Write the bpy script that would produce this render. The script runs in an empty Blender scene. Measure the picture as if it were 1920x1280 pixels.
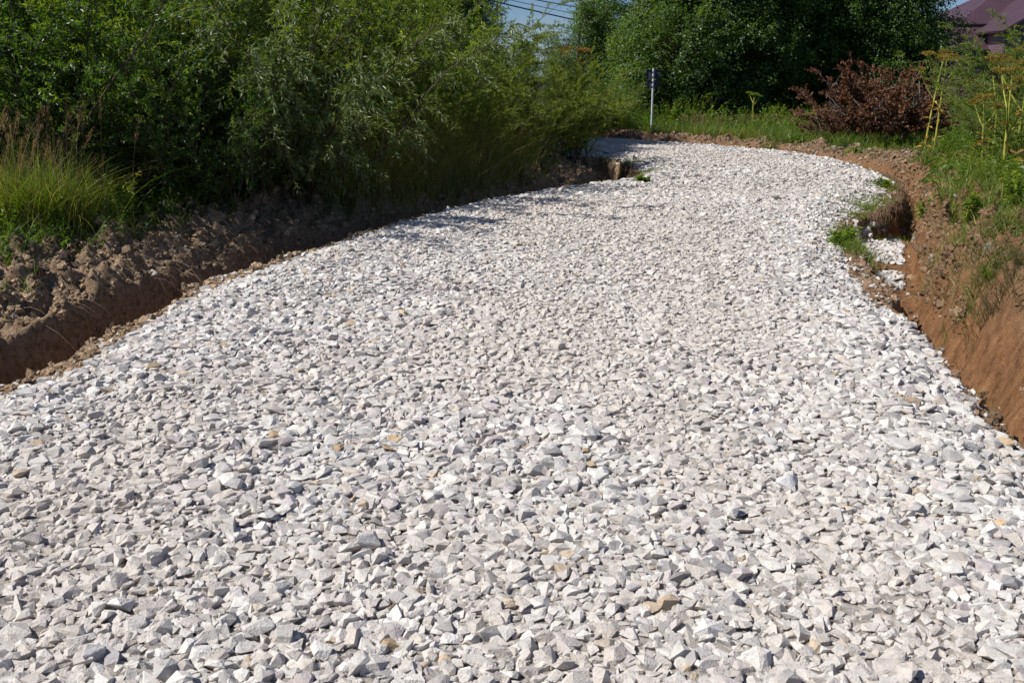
import bpy, bmesh, math, random
import numpy as np
from mathutils import Vector, Matrix
R_ = math.radians
sc = bpy.context.scene
COL = sc.collection

# ------------------------------------------------------------------ camera, sky, sun, exposure
CAMZ, PITCH, FPX = 1.6, math.atan(500 / 1867.0), 1867.0
cam = bpy.data.cameras.new('camera'); cam.lens = 35; cam.sensor_width = 36
cam.clip_start = 0.05; cam.clip_end = 2000
co = bpy.data.objects.new('camera', cam); COL.objects.link(co)
co.location = (0, 0, CAMZ); co.rotation_euler = (math.pi / 2 - PITCH, 0, 0)
sc.camera = co

SUN_EL, SUN_TO = R_(50), Vector((-0.975, -0.22, 0)).normalized()
w = bpy.data.worlds.new('World'); sc.world = w; w.use_nodes = True
nt = w.node_tree; nt.nodes.clear()
wo = nt.nodes.new('ShaderNodeOutputWorld'); bg = nt.nodes.new('ShaderNodeBackground')
sky = nt.nodes.new('ShaderNodeTexSky'); sky.sky_type = 'NISHITA'; sky.sun_disc = False
sky.sun_elevation = SUN_EL; sky.sun_rotation = math.atan2(SUN_TO.x, SUN_TO.y)
sky.altitude = 200; sky.air_density = 1.0; sky.dust_density = 0.15; sky.ozone_density = 4.0
bg.inputs['Strength'].default_value = 0.06
# thin broken cloud over the blue
tc = nt.nodes.new('ShaderNodeTexCoord'); mp = nt.nodes.new('ShaderNodeMapping')
mp.inputs['Scale'].default_value = (3, 3, 14)
nz = nt.nodes.new('ShaderNodeTexNoise'); nz.inputs['Scale'].default_value = 1.6; nz.inputs['Detail'].default_value = 5
cr = nt.nodes.new('ShaderNodeValToRGB')
cr.color_ramp.elements[0].position = 0.40; cr.color_ramp.elements[0].color = (0, 0, 0, 1)
cr.color_ramp.elements[1].position = 0.8; cr.color_ramp.elements[1].color = (.55, .55, .55, 1)
mx = nt.nodes.new('ShaderNodeMixRGB'); mx.inputs[2].default_value = (5.2, 5.9, 7.2, 1)
gm = nt.nodes.new('ShaderNodeMixRGB'); gm.blend_type = 'MULTIPLY'; gm.inputs[0].default_value = 1
gm.inputs[2].default_value = (0.56, 0.72, 1.0, 1)
L = nt.links.new
L(tc.outputs['Generated'], mp.inputs[0]); L(mp.outputs[0], nz.inputs[0]); L(nz.outputs[0], cr.inputs[0])
L(sky.outputs[0], gm.inputs[1]); L(gm.outputs[0], mx.inputs[1]); L(cr.outputs[0], mx.inputs[0])
L(mx.outputs[0], bg.inputs[0]); L(bg.outputs[0], wo.inputs[0])

sl = bpy.data.lights.new('sun', 'SUN'); sl.energy = 4.8; sl.angle = R_(0.53); sl.color = (1.0, 0.965, 0.915)
so = bpy.data.objects.new('sun', sl); COL.objects.link(so)
sdir = Vector((SUN_TO.x * math.cos(SUN_EL), SUN_TO.y * math.cos(SUN_EL), math.sin(SUN_EL)))
so.rotation_euler = (-sdir).to_track_quat('-Z', 'Y').to_euler(); so.location = sdir * 50
sc.view_settings.view_transform = 'Standard'; sc.view_settings.look = 'None'
sc.view_settings.exposure = 0.38; sc.view_settings.gamma = 1.0
sc.cycles.use_adaptive_sampling = True
sc.cycles.max_bounces = 6; sc.cycles.transparent_max_bounces = 4

# ------------------------------------------------------------------ helpers
rng = np.random.default_rng(7)
def ground_at(px, py, z=0.0):
    """where the line of sight through a point of the 1920x1280 picture meets height z"""
    a = (px - 960) / FPX; b = (640 - py) / FPX
    c, s = math.cos(PITCH), math.sin(PITCH)
    dx, dy, dz = a, c + b * s, -s + b * c
    t = (z - CAMZ) / dz
    return (dx * t, dy * t)
def hsh(ix, iy, seed):
    h = (ix.astype(np.int64) * 374761393 + iy.astype(np.int64) * 668265263 + seed * 974634777) & 0xffffffff
    h = ((h ^ (h >> 13)) * 1274126177) & 0xffffffff
    return ((h ^ (h >> 16)) & 0xffffff) / float(0xffffff)
def vnoise(x, y, seed=0):
    ix, iy = np.floor(x), np.floor(y); fx, fy = x - ix, y - iy
    ux, uy = fx * fx * (3 - 2 * fx), fy * fy * (3 - 2 * fy)
    a, b = hsh(ix, iy, seed), hsh(ix + 1, iy, seed); c, d = hsh(ix, iy + 1, seed), hsh(ix + 1, iy + 1, seed)
    return (a * (1 - ux) + b * ux) * (1 - uy) + (c * (1 - ux) + d * ux) * uy
def fbm(x, y, f, octv=4, seed=0, gain=.5):
    s = np.zeros_like(x, dtype=float); a = 1; t = 0
    for o in range(octv):
        s += a * (vnoise(x * f + 17.3 * o, y * f - 9.1 * o, seed + o) - .5) * 2; t += a; a *= gain; f *= 2.03
    return s / t
def nrm(v): return v / np.maximum(np.linalg.norm(v, axis=-1, keepdims=True), 1e-9)

def mesh_np(name, V, F, mat, parent=None, col=None, smooth=False, link=True, mats=None, midx=None):
    V = np.ascontiguousarray(V, dtype=np.float32); F = np.ascontiguousarray(F, dtype=np.int32)
    me = bpy.data.meshes.new(name); k = F.shape[1]
    me.vertices.add(len(V)); me.vertices.foreach_set('co', V.ravel())
    me.loops.add(F.size); me.loops.foreach_set('vertex_index', F.ravel())
    me.polygons.add(len(F)); me.polygons.foreach_set('loop_start', np.arange(0, F.size, k, dtype=np.int32))
    me.polygons.foreach_set('loop_total', np.full(len(F), k, dtype=np.int32))
    me.polygons.foreach_set('use_smooth', np.full(len(F), bool(smooth)))
    me.update(calc_edges=True)
    for m in (mats or [mat]): me.materials.append(m)
    if midx is not None: me.polygons.foreach_set('material_index', np.asarray(midx, dtype=np.int32))
    if col is not None:
        a = me.color_attributes.new('tint', 'FLOAT_COLOR', 'POINT')
        c = np.ones((len(V), 4), dtype=np.float32); c[:, :col.shape[1]] = col
        a.data.foreach_set('color', c.ravel())
    o = bpy.data.objects.new(name, me)
    if link: COL.objects.link(o)
    if parent is not None: o.parent = parent
    return o
def tag(o, label=None, cat=None, group=None, kind=None):
    if label: o['label'] = label
    if cat: o['category'] = cat
    if group: o['group'] = group
    if kind: o['kind'] = kind
    return o
def thing(name, loc, label, cat, group=None, rz=0.0, s=1.0):
    o = bpy.data.objects.new(name, None); COL.objects.link(o); o.empty_display_size = .2
    o.location = loc; o.rotation_euler = (0, 0, rz); o.scale = (s, s, s)
    return tag(o, label, cat, group)
def copy_thing(root, loc, rz, s, label):
    r = root.copy(); COL.objects.link(r); r.location = loc; r.rotation_euler = (0, 0, rz)
    r.scale = s if hasattr(s, '__len__') else (s, s, s); r['label'] = label
    for ch in [c for c in KIDS.get(root.name, [])]:
        c = ch.copy(); COL.objects.link(c); c.parent = r
        KIDS.setdefault(r.name, []).append(c)
    return r
KIDS = {}
def kid(root, o): KIDS.setdefault(root.name, []).append(o); return o

def tubes(P, Rr, sides=4):
    """P (n,k,3) polylines, Rr (n,k) radii -> one vertex and quad array"""
    n, k, _ = P.shape
    T = np.empty_like(P); T[:, 1:-1] = P[:, 2:] - P[:, :-2]; T[:, 0] = P[:, 1] - P[:, 0]; T[:, -1] = P[:, -1] - P[:, -2]
    T = nrm(T); ref = np.where(np.abs(T[..., 2:3]) > .9, np.array([1., 0, 0]), np.array([0, 0, 1.]))
    A = nrm(np.cross(T, ref)); B = np.cross(T, A)
    an = np.arange(sides) * 2 * np.pi / sides
    V = P[:, :, None, :] + Rr[:, :, None, None] * (np.cos(an)[None, None, :, None] * A[:, :, None, :] + np.sin(an)[None, None, :, None] * B[:, :, None, :])
    idx = np.arange(n * k * sides).reshape(n, k, sides)
    a = idx[:, :-1]; b = idx[:, 1:]
    F = np.stack([a, np.roll(a, -1, 2), np.roll(b, -1, 2), b], -1).reshape(-1, 4)
    return V.reshape(-1, 3), F
def cat(parts):
    V, F, C, o = [], [], [], 0
    for p in parts:
        V.append(p[0]); F.append(p[1] + o); o += len(p[0])
        if len(p) > 2: C.append(p[2])
    return (np.concatenate(V), np.concatenate(F)) + ((np.concatenate(C),) if C else ())
def leafs(P, D, Ln, Wd, r, up=.6, val=None, mid=.42, fold=.16, droop=.12):
    n = len(P); D = nrm(D)
    U = np.array([0, 0, 1.]) * up + r.normal(0, .5, (n, 3))
    S = nrm(np.cross(D, U)); N = np.cross(S, D)
    Ln = Ln[:, None]; Wd = Wd[:, None]
    m = P + D * Ln * mid + N * Wd * fold
    V = np.stack([P, m + S * Wd * .5, P + D * Ln - N * Ln * droop, m - S * Wd * .5], 1)
    b = np.arange(n) * 4
    F = np.concatenate([np.stack([b, b + 2, b + 1], 1), np.stack([b, b + 3, b + 2], 1)])
    if val is None: val = r.random((n, 3))
    return V.reshape(-1, 3), F, np.repeat(val, 4, 0)
def blades(P, H, W, lean, az, r, seg=3, val=None, curl=1.0):
    """tapered bending grass blades"""
    n = len(P); t = np.linspace(0, 1, seg + 1)
    h = np.stack([np.cos(az), np.sin(az), np.zeros(n)], 1); s = np.stack([-np.sin(az), np.cos(az), np.zeros(n)], 1)
    tw = r.uniform(-1.2, 1.2, n); s = s * np.cos(tw)[:, None] + h * np.sin(tw)[:, None]
    V = np.empty((n, seg + 1, 2, 3))
    for i, q in enumerate(t):
        ctr = P + h * (H * lean * (q * .35 + curl * q * q))[:, None] + np.array([0, 0, 1.]) * (H * (q - .45 * lean * q * q))[:, None]
        ww = (W * (1 - q ** 1.6) * .5 + .0004)[:, None]
        V[:, i, 0] = ctr - s * ww; V[:, i, 1] = ctr + s * ww
    b = (np.arange(n) * (seg + 1) * 2)[:, None]
    F = []
    for i in range(seg):
        F.append(np.concatenate([b + 2 * i, b + 2 * i + 1, b + 2 * i + 3, b + 2 * i + 2], 1))
    if val is None: val = r.random((n, 3))
    return V.reshape(-1, 3), np.concatenate(F), np.repeat(val, (seg + 1) * 2, 0)

# ------------------------------------------------------------------ materials
class NT:
    def __init__(s, name):
        s.m = bpy.data.materials.new(name); s.m.use_nodes = True; s.t = s.m.node_tree; s.t.nodes.clear()
        s.out = s.n('ShaderNodeOutputMaterial')
    def n(s, ty, **kw):
        nd = s.t.nodes.new(ty)
        for k, v in kw.items(): setattr(nd, k, v)
        return nd
    def l(s, a, b): s.t.links.new(a, b)
    def attr(s, nm='tint'): return s.n('ShaderNodeAttribute', attribute_name=nm)
    def sep(s, c):
        q = s.n('ShaderNodeSeparateColor'); s.l(c, q.inputs[0]); return q
    def noise(s, scale, detail=4, rough=.55, vec=None, dim='3D'):
        q = s.n('ShaderNodeTexNoise'); q.inputs['Scale'].default_value = scale; q.inputs['Detail'].default_value = detail
        q.inputs['Roughness'].default_value = rough
        if vec is not None: s.l(vec, q.inputs['Vector'])
        return q
    def ramp(s, fac, stops, interp='LINEAR'):
        q = s.n('ShaderNodeValToRGB'); e = q.color_ramp.elements; q.color_ramp.interpolation = interp
        while len(e) < len(stops): e.new(.5)
        for el, (p, c) in zip(e, stops): el.position = p; el.color = (c[0], c[1], c[2], 1) if hasattr(c, '__len__') else (c, c, c, 1)
        s.l(fac, q.inputs[0]); return q.outputs[0]
    def mix(s, f, a, b, mode='MIX'):
        q = s.n('ShaderNodeMixRGB', blend_type=mode)
        for i, v in ((0, f), (1, a), (2, b)):
            if hasattr(v, 'is_linked') or hasattr(v, 'links'): s.l(v, q.inputs[i])
            elif i == 0: q.inputs[0].default_value = v
            else: q.inputs[i].default_value = (*v, 1)
        return q.outputs[0]
    def bump(s, h, strength, dist):
        q = s.n('ShaderNodeBump'); q.inputs['Strength'].default_value = strength; q.inputs['Distance'].default_value = dist
        s.l(h, q.inputs['Height']); return q.outputs[0]
    def bsdf(s, col, rough=.8, normal=None, spec=.3, metal=0):
        p = s.n('ShaderNodeBsdfPrincipled'); p.inputs['Roughness'].default_value = rough
        p.inputs['Specular IOR Level'].default_value = spec; p.inputs['Metallic'].default_value = metal
        if hasattr(col, 'links'): s.l(col, p.inputs['Base Color'])
        else: p.inputs['Base Color'].default_value = (*col, 1)
        if normal is not None: s.l(normal, p.inputs['Normal'])
        s.l(p.outputs[0], s.out.inputs[0]); return p
    def pos(s): return s.n('ShaderNodeNewGeometry').outputs['Position']

def leaf_mat(name, stops, back=None, rough=.5, trans=.35, spec=.4, tcol=None):
    q = NT(name); a = q.sep(q.attr().outputs['Color'])
    c = q.ramp(a.outputs[0], stops)
    if back is not None:
        g = q.n('ShaderNodeNewGeometry'); c = q.mix(g.outputs['Backfacing'], c, back)
    oi = q.n('ShaderNodeObjectInfo'); vr = q.ramp(oi.outputs['Random'], [(0, (.80, .86, .9)), (.35, (1.0, 1.0, .9)), (.7, (1.2, 1.08, .8)), (1, (.95, 1.12, 1.0))]); c = q.mix(1.0, c, vr, 'MULTIPLY')
    p = q.n('ShaderNodeBsdfPrincipled'); p.inputs['Roughness'].default_value = rough; p.inputs['Specular IOR Level'].default_value = spec
    q.l(c, p.inputs['Base Color'])
    t = q.n('ShaderNodeBsdfTranslucent')
    q.l(q.mix(1.0, q.ramp(a.outputs[0], stops), tcol or (1.6, 1.7, .5), 'MULTIPLY'), t.inputs[0])
    m = q.n('ShaderNodeMixShader'); m.inputs[0].default_value = trans
    q.l(p.outputs[0], m.inputs[1]); q.l(t.outputs[0], m.inputs[2]); q.l(m.outputs[0], q.out.inputs[0])
    return q.m

def stone_material(name, dust=0.0):
    q = NT(name); a = q.attr(); P = q.pos()
    n1 = q.noise(38, 5, .65, P); n2 = q.noise(160, 3, .6, P); n3 = q.noise(11, 3, .5, P)
    c = q.mix(.75, a.outputs['Color'], q.ramp(n1.outputs[0], [(.28, .55), (.46, .93), (.72, 1.15)]), 'MULTIPLY')
    n5 = q.noise(24, 4, .6, P); c = q.mix(q.ramp(n5.outputs[0], [(.56, 0), (.70, .30)]), c, (.46, .36, .25))
    c = q.mix(q.ramp(n3.outputs[0], [(.5, 0), (.75, .35)]), c, (.52, .45, .36))
    hb = q.mix(.5, n1.outputs[0], n2.outputs[0])
    q.bsdf(c, .85, q.bump(hb, .8, .014), .25)
    return q.m
M = {}
M['stone'] = stone_material('crushed limestone')
def soil_mat():
    q = NT('soil and turf'); P = q.pos(); a = q.sep(q.attr().outputs['Color'])
    n1 = q.noise(2.2, 6, .6, P); n2 = q.noise(22, 5, .65, P); n3 = q.noise(90, 3, .6, P)
    mp = q.n('ShaderNodeMapping'); mp.inputs['Scale'].default_value = (7, 7, 2.6); q.l(P, mp.inputs[0])
    n4 = q.noise(2.0, 8, .72, mp.outputs[0])
    grey = q.ramp(n2.outputs[0], [(.3, (.10, .07, .045)), (.5, (.29, .205, .13)), (.7, (.42, .32, .22))])
    orange = q.ramp(n4.outputs[0], [(.3, (.065, .036, .02)), (.45, (.175, .086, .040)), (.58, (.24, .125, .060)), (.72, (.31, .19, .105))])
    dry = q.ramp(n2.outputs[0], [(.3, (.09, .055, .032)), (.5, (.19, .122, .073)), (.75, (.29, .205, .13))])
    top = q.mix(a.outputs[1], grey, dry)
    s = q.mix(a.outputs[0], top, orange)            # red channel: raw clay of the cut wall, green: dry tan soil
    turf = q.ramp(n2.outputs[0], [(.3, (.018, .022, .010)), (.6, (.05, .055, .022)), (.8, (.10, .085, .05))])
    c = q.mix(a.outputs[2], s, turf)
    hb = q.mix(.35, q.mix(.5, n2.outputs[0], n4.outputs[0]), n3.outputs[0])
    q.bsdf(c, .95, q.bump(hb, 1.0, .05), .1)
    return q.m
M['soil'] = soil_mat()
def clod_mat():
    q = NT('crumbled earth'); P = q.pos(); a = q.attr(); n = q.noise(60, 4, .6, P)
    c = q.mix(.6, a.outputs['Color'], q.ramp(n.outputs[0], [(.3, .55), (.7, 1.25)]), 'MULTIPLY')
    q.bsdf(c, .95, q.bump(n.outputs[0], .8, .02), .1); return q.m
M['clod'] = clod_mat()
def dust_mat():
    q = NT('stone dust'); P = q.pos(); n = q.noise(70, 5, .7, P); n2 = q.noise(1.2, 4, .5, P)
    c = q.mix(q.ramp(n2.outputs[0], [(.35, 0), (.65, 1)]), q.ramp(n.outputs[0], [(.3, (.30, .28, .26)), (.7, (.50, .47, .43))]), q.ramp(n.outputs[0], [(.3, (.31, .27, .23)), (.7, (.52, .465, .405))]))
    q.bsdf(c, .95, q.bump(n.outputs[0], 1, .02), .1); return q.m
M['dust'] = dust_mat()
M['willow'] = leaf_mat('willow leaves', [(0, (.055, .10, .012)), (.5, (.17, .225, .022)), (1, (.34, .37, .04))], back=(.20, .26, .09), rough=.42, trans=.45)
M['silver'] = leaf_mat('silver willow leaves', [(0, (.065, .10, .020)), (.5, (.13, .17, .035)), (1, (.23, .25, .07))], back=(.26, .31, .17), rough=.40, trans=.4)
M['broad'] = leaf_mat('broad green leaves', [(0, (.025, .055, .010)), (.5, (.080, .145, .018)), (1, (.20, .26, .035))], back=(.12, .18, .07), rough=.40, trans=.45)
M['darkleaf'] = leaf_mat('dark leaves', [(0, (.022, .055, .012)), (.5, (.055, .115, .016)), (1, (.13, .20, .030))], back=(.09, .15, .06), rough=.42, trans=.42)
M['weed'] = leaf_mat('weed leaves', [(0, (.05, .10, .014)), (.5, (.12, .20, .024)), (.85, (.22, .28, .035)), (1, (.34, .27, .05))], rough=.45, trans=.4)
M['grass'] = leaf_mat('grass blades', [(0, (.035, .075, .010)), (.40, (.10, .16, .020)), (.7, (.19, .21, .035)), (.85, (.26, .21, .09)), (1, (.40, .32, .18))], rough=.5, trans=.4)
M['drygrass'] = leaf_mat('dry grass', [(0, (.10, .11, .04)), (.5, (.22, .18, .085)), (1, (.36, .28, .16))], rough=.6, trans=.3, tcol=(1.1, 1, .8))
M['seed'] = leaf_mat('grass seed heads', [(0, (.14, .075, .04)), (.5, (.26, .16, .09)), (1, (.42, .31, .18))], rough=.7, trans=.3, tcol=(1.1, .95, .7))
M['dead'] = leaf_mat('withered leaves', [(0, (.06, .03, .017)), (.5, (.13, .064, .036)), (.85, (.21, .11, .062)), (1, (.34, .24, .16))], rough=.7, trans=.25, tcol=(1.2, .8, .6))
M['umbel'] = leaf_mat('dry umbels', [(0, (.12, .10, .02)), (.5, (.26, .20, .035)), (1, (.40, .30, .06))], rough=.7, trans=.3, tcol=(1.2, 1, .6))
M['ochre'] = leaf_mat('yellowed leaves', [(0, (.18, .09, .02)), (.5, (.34, .19, .04)), (1, (.48, .33, .08))], rough=.6, trans=.35, tcol=(1.2, .95, .5))
M['hogleaf'] = leaf_mat('large lobed leaves', [(0, (.045, .11, .015)), (.6, (.09, .18, .022)), (.9, (.17, .24, .03)), (1, (.34, .30, .05))], rough=.42, trans=.42)
def bark_mat(name, a, b, sc_=30):
    q = NT(name); P = q.n('ShaderNodeTexCoord').outputs['Object']; n = q.noise(sc_, 4, .6, P)
    q.bsdf(q.ramp(n.outputs[0], [(.35, a), (.65, b)]), .85, q.bump(n.outputs[0], .5, .01), .2); return q.m
M['bark'] = bark_mat('brown bark', (.035, .025, .016), (.11, .085, .055))
M['twig'] = bark_mat('pale twigs', (.10, .075, .055), (.26, .21, .17))
M['palebranch'] = bark_mat('bleached branches', (.12, .095, .08), (.30, .25, .215))
M['birch'] = bark_mat('grey bark', (.10, .09, .08), (.30, .28, .25))
M['hogstem'] = bark_mat('yellow green stalk', (.20, .22, .03), (.42, .40, .08), 12)
M['root'] = bark_mat('hanging roots', (.10, .06, .035), (.24, .16, .10))

# ------------------------------------------------------------------ the road outline and the lie of the land
# each edge point of the gravel with the cross section of what lies outside it:
# shoulder width, ditch bottom start, ditch bottom end, crest distance, depth, mound height, mound width, ground level beyond, side code
def P_(px, py, *a): x, y = ground_at(px, py); return (x, y) + a
LD = (.15, .24, .82, .91, .72, .17, 1.15, .10)
LN = (.28, .38, .96, 1.06, .78, .20, 1.25, .12)
RD = (.06, .18, .36, .68, .62, .22, 1.5, .34)
RW = (.10, .24, .80, 1.15, .60, .20, 1.5, .34)
RN = (.14, .25, .42, .78, .62, .22, 1.5, .34)
FF = (.08, .16, .24, .34, .03, .13, .6, .10)
EDGE = [
    (-3.05, -2.0) + LN, (-2.95, 2.5) + LN, P_(-60, 750, *LN), P_(130, 690, *LN), P_(235, 622, *LN), P_(330, 566, *LD), P_(420, 525, *LD),
    P_(520, 492, *LD), P_(600, 462, *LD), P_(720, 424, *LD), P_(810, 397, *LD), P_(900, 377, *LD), P_(980, 362, *LD), P_(1060, 350, *LD),
    P_(1130, 341, .25, .4, .8, 1.1, .65, .15, .9, .1), P_(1190, 334, .12, .25, .7, 1.0, .6, .12, .9, .1), P_(1212, 318, .1, .2, .6, .95, .6, .12, .9, .1),
    P_(1180, 299, .1, .2, .6, .9, .55, .12, .9, .1), P_(1130, 291, .1, .2, .6, .9, .5, .12, .9, .1), (-.5, 21.2) + LD, (-8, 22.6) + LD, (-22, 25) + FF,
    (-22, 30.5) + FF, (-8, 28.0) + FF, P_(960, 258, *FF), P_(1120, 261, *FF), P_(1200, 265, *FF), P_(1350, 275, *FF), P_(1480, 286, *FF), P_(1590, 303, *FF),
    P_(1640, 320, .12, .22, .34, .5, .15, .18, 1.0, .2), P_(1668, 336, .12, .22, .36, .58, .42, .16, 1.2, .3), P_(1648, 366, .2, .3, .48, .76, .6, .2, 1.5, .34),
    P_(1604, 394, .16, .26, .66, .9, .36, .2, 1.5, .34), P_(1566, 412, .14, .26, .85, 1.05, .30, .2, 1.5, .34), P_(1568, 440, .16, .26, .78, 1.0, .30, .2, 1.5, .34), P_(1588, 480, .14, .24, .62, .86, .34, .2, 1.5, .34),
    P_(1584, 505, .22, .32, .58, .86, .5, .22, 1.5, .34), P_(1614, 525, .22, .34, .5, .82, .62, .22, 1.5, .34), P_(1632, 560, *RN), P_(1688, 580, *RD), P_(1742, 640, *RD),
    P_(1772, 687, *RD), P_(1795, 722, *RN), P_(1832, 780, *RN), P_(1895, 822, *RN), P_(1930, 855, *RD), (2.2, 2.8) + RN, (2.25, -2.0) + RN]
EV = np.array([e[:2] for e in EDGE]); EP = np.array([e[2:] for e in EDGE]); NE = len(EV)
SIDE = np.zeros(NE); SIDE[30:] = 1.0; SIDE[21:30] = .5          # 0 left bank, .5 far verge, 1 right bank
SIDE[29] = .6; SIDE[30] = .8
def road_query(x, y):
    """signed distance to the gravel edge (positive outside), interpolated cross section, side"""
    x = np.asarray(x, float).ravel(); y = np.asarray(y, float).ravel()
    best = np.full(len(x), 1e9); par = np.zeros((len(x), 8)); sd = np.zeros(len(x)); inside = np.zeros(len(x), bool)
    for i in range(NE):
        a, b = EV[i], EV[(i + 1) % NE]; d = b - a; L2 = d @ d
        t = np.clip(((x - a[0]) * d[0] + (y - a[1]) * d[1]) / L2, 0, 1)
        q = np.hypot(x - a[0] - t * d[0], y - a[1] - t * d[1]); m = q < best
        best[m] = q[m]; tm = t[m][:, None]
        par[m] = EP[i] * (1 - tm) + EP[(i + 1) % NE] * tm
        sd[m] = SIDE[i] * (1 - t[m]) + SIDE[(i + 1) % NE] * t[m]
        if i == NE - 1: sd[m] = 1
        c = ((a[1] > y) != (b[1] > y)) & (x < (b[0] - a[0]) * (y - a[1]) / (b[1] - a[1] + 1e-12) + a[0])
        inside ^= c
    return np.where(inside, -best, best), par, sd
def terrain(x, y, full=False):
    x = np.asarray(x, float); shp = x.shape; x = x.ravel(); y = np.asarray(y, float).ravel()
    d, p, s = road_query(x, y)
    far = np.clip((np.hypot(x, y) - 45) / 20, 0, 1)
    dw = d + (fbm(x, y, 1.7, 4, 3) * .13 + fbm(x, y, 7, 3, 9) * .05) * np.clip(d / .25, 0, 1)
    sh, b0, b1, crest, dep, mh, mw, gz = [p[:, i] for i in range(8)]
    z = np.zeros_like(d)
    lk = np.clip((.35 - s) / .2, 0, 1)
    xs = [np.zeros_like(d), sh, b0, b1, crest, crest + .30 + .50 * lk, crest + mw * .75 + .3 * lk, crest + mw + .9 + .2 * lk]
    zs = [np.full_like(d, -.05), np.full_like(d, -.07), -dep, -dep - .02, mh * .55 * (1 - lk) - .13 * lk, mh, mh * .8 + .2 * gz, gz]
    zo = zs[-1].copy()
    for i in range(7):
        m = (dw >= xs[i]) & (dw < xs[i + 1]); t = (dw - xs[i]) / np.maximum(xs[i + 1] - xs[i], 1e-4)
        if i not in (1, 3): t = t * t * (3 - 2 * t) * .5 + t * .5
        zo[m] = (zs[i] * (1 - t) + zs[i + 1] * t)[m]
    zo[dw < 0] = -.05
    k = np.clip(-d / .4, 0, 1); zi = -.05 + .09 * (k * k * (3 - 2 * k)) + fbm(x, y, .8, 3, 21) * .018 * k + fbm(x, y, 3.2, 2, 27) * .010 * k
    rough = np.clip((d - .02) / .12, 0, 1); wall = ((dw > sh) & (dw < crest)).astype(float)
    bank = np.clip((dw - sh) / .2, 0, 1) * np.clip((crest + mw + .6 - dw) / .8, 0, 1)
    on = np.clip((dw - crest) / .15 + .4, 0, 1)
    lump = fbm(x, y, 2.6, 4, 31) * .15 + (s < .35) * (np.abs(fbm(x, y, 4.2, 3, 47)) - .12) * .26 + np.maximum(fbm(x, y, 8, 3, 37), -.12) * .12 + np.abs(fbm(x, y, 21, 2, 41)) * .05 + (s > .85) * (dw > crest - .1) * (np.abs(fbm(x, y, 3.6, 3, 44)) - .15) * .28
    lump *= np.where(s > .9, .45 + .95 * np.clip((dw - b1) / np.maximum(crest - b1, .05) * .9 - .15, 0, 1), 1.0)
    zo = zo + rough * bank * lump * (.35 + .65 * on) + (1 - bank) * rough * (fbm(x, y, .35, 3, 51) * .10 + fbm(x, y, 3, 2, 52) * .02)
    # gentle rise of the land on the right
    zo += np.clip((d - 2.5) / 12, 0, 1) * .35 * (s > .75)
    z = np.where(d < 0, zi, zo)
    z = z * (1 - far) + far * .1
    if full: return z.reshape(shp), d, dw, p, s, bank
    return z.reshape(shp)
def zat(x, y): return float(terrain(np.array([x]), np.array([y]))[0])

def axis(dense):
    out = [dense[0][0]]
    for a, b, s0, s1 in dense:
        while out[-1] < b - 1e-6:
            f = (out[-1] - a) / (b - a); out.append(out[-1] + s0 + (s1 - s0) * f)
    return np.array(out)
gx = axis([(-500, -60, 60, 12), (-60, -9, 10, .25), (-9, -5.2, .22, .045), (-5.2, 6.8, .026, .026), (6.8, 10, .04, .1), (10, 60, .3, 10), (60, 500, 12, 60)])
gy = axis([(-300, -4, 40, .6), (-4, 2.2, .4, .08), (2.2, 9, .022, .026), (9, 20, .026, .05), (20, 32, .05, .12), (32, 80, .3, 8), (80, 800, 10, 80)])
X, Y = np.meshgrid(gx, gy)
Z, d_, dw_, par_, s_, bank_ = terrain(X, Y, True)
d_ = d_.reshape(X.shape)
Zg = Z.copy()
# the ground sheet dips under the gravel road sheet
Zg = np.where(d_ < -.12, Zg - .06, Zg)
nx, ny = len(gx), len(gy)
idx = np.arange(nx * ny).reshape(ny, nx)
F = np.stack([idx[:-1, :-1], idx[:-1, 1:], idx[1:, 1:], idx[1:, :-1]], -1).reshape(-1, 4)
V = np.stack([X.ravel(), Y.ravel(), Zg.ravel()], 1)
crest_ = par_[:, 3]
wallm = np.clip((dw_ - par_[:, 0]) / .1, 0, 1) * np.clip((crest_ + .05 - dw_) / .15, 0, 1)
rawc = wallm * np.clip(s_ * 1.6 - .1, .35, 1) + .5 * (s_ > .85) * np.clip(bank_ - wallm, 0, 1)
dryc = np.clip(bank_, 0, 1) * np.clip(s_ * 1.5 + .28, 0, 1)
tn = fbm(X.ravel(), Y.ravel(), 1.3, 4, 61)
turf = np.clip((dw_ - crest_ - .55 + tn * .55) / .4, 0, 1)
turf = np.where(s_ > .85, np.clip((dw_ - crest_ - .55 + .3 * np.clip((Y.ravel() - 8) / 4, 0, 1) + tn * .9) / .5, 0, 1), turf)
turf = np.where((s_ > .3) & (s_ < .7), np.clip((dw_ - .75 + tn * .8) / .4, 0, 1), turf)
ground = mesh_np('ground', V, F, M['soil'], col=np.stack([rawc, dryc, turf], 1), smooth=True)
tag(ground, 'clay and turf ground with a ditch cut on either side of the road', None, None, 'structure')

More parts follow.
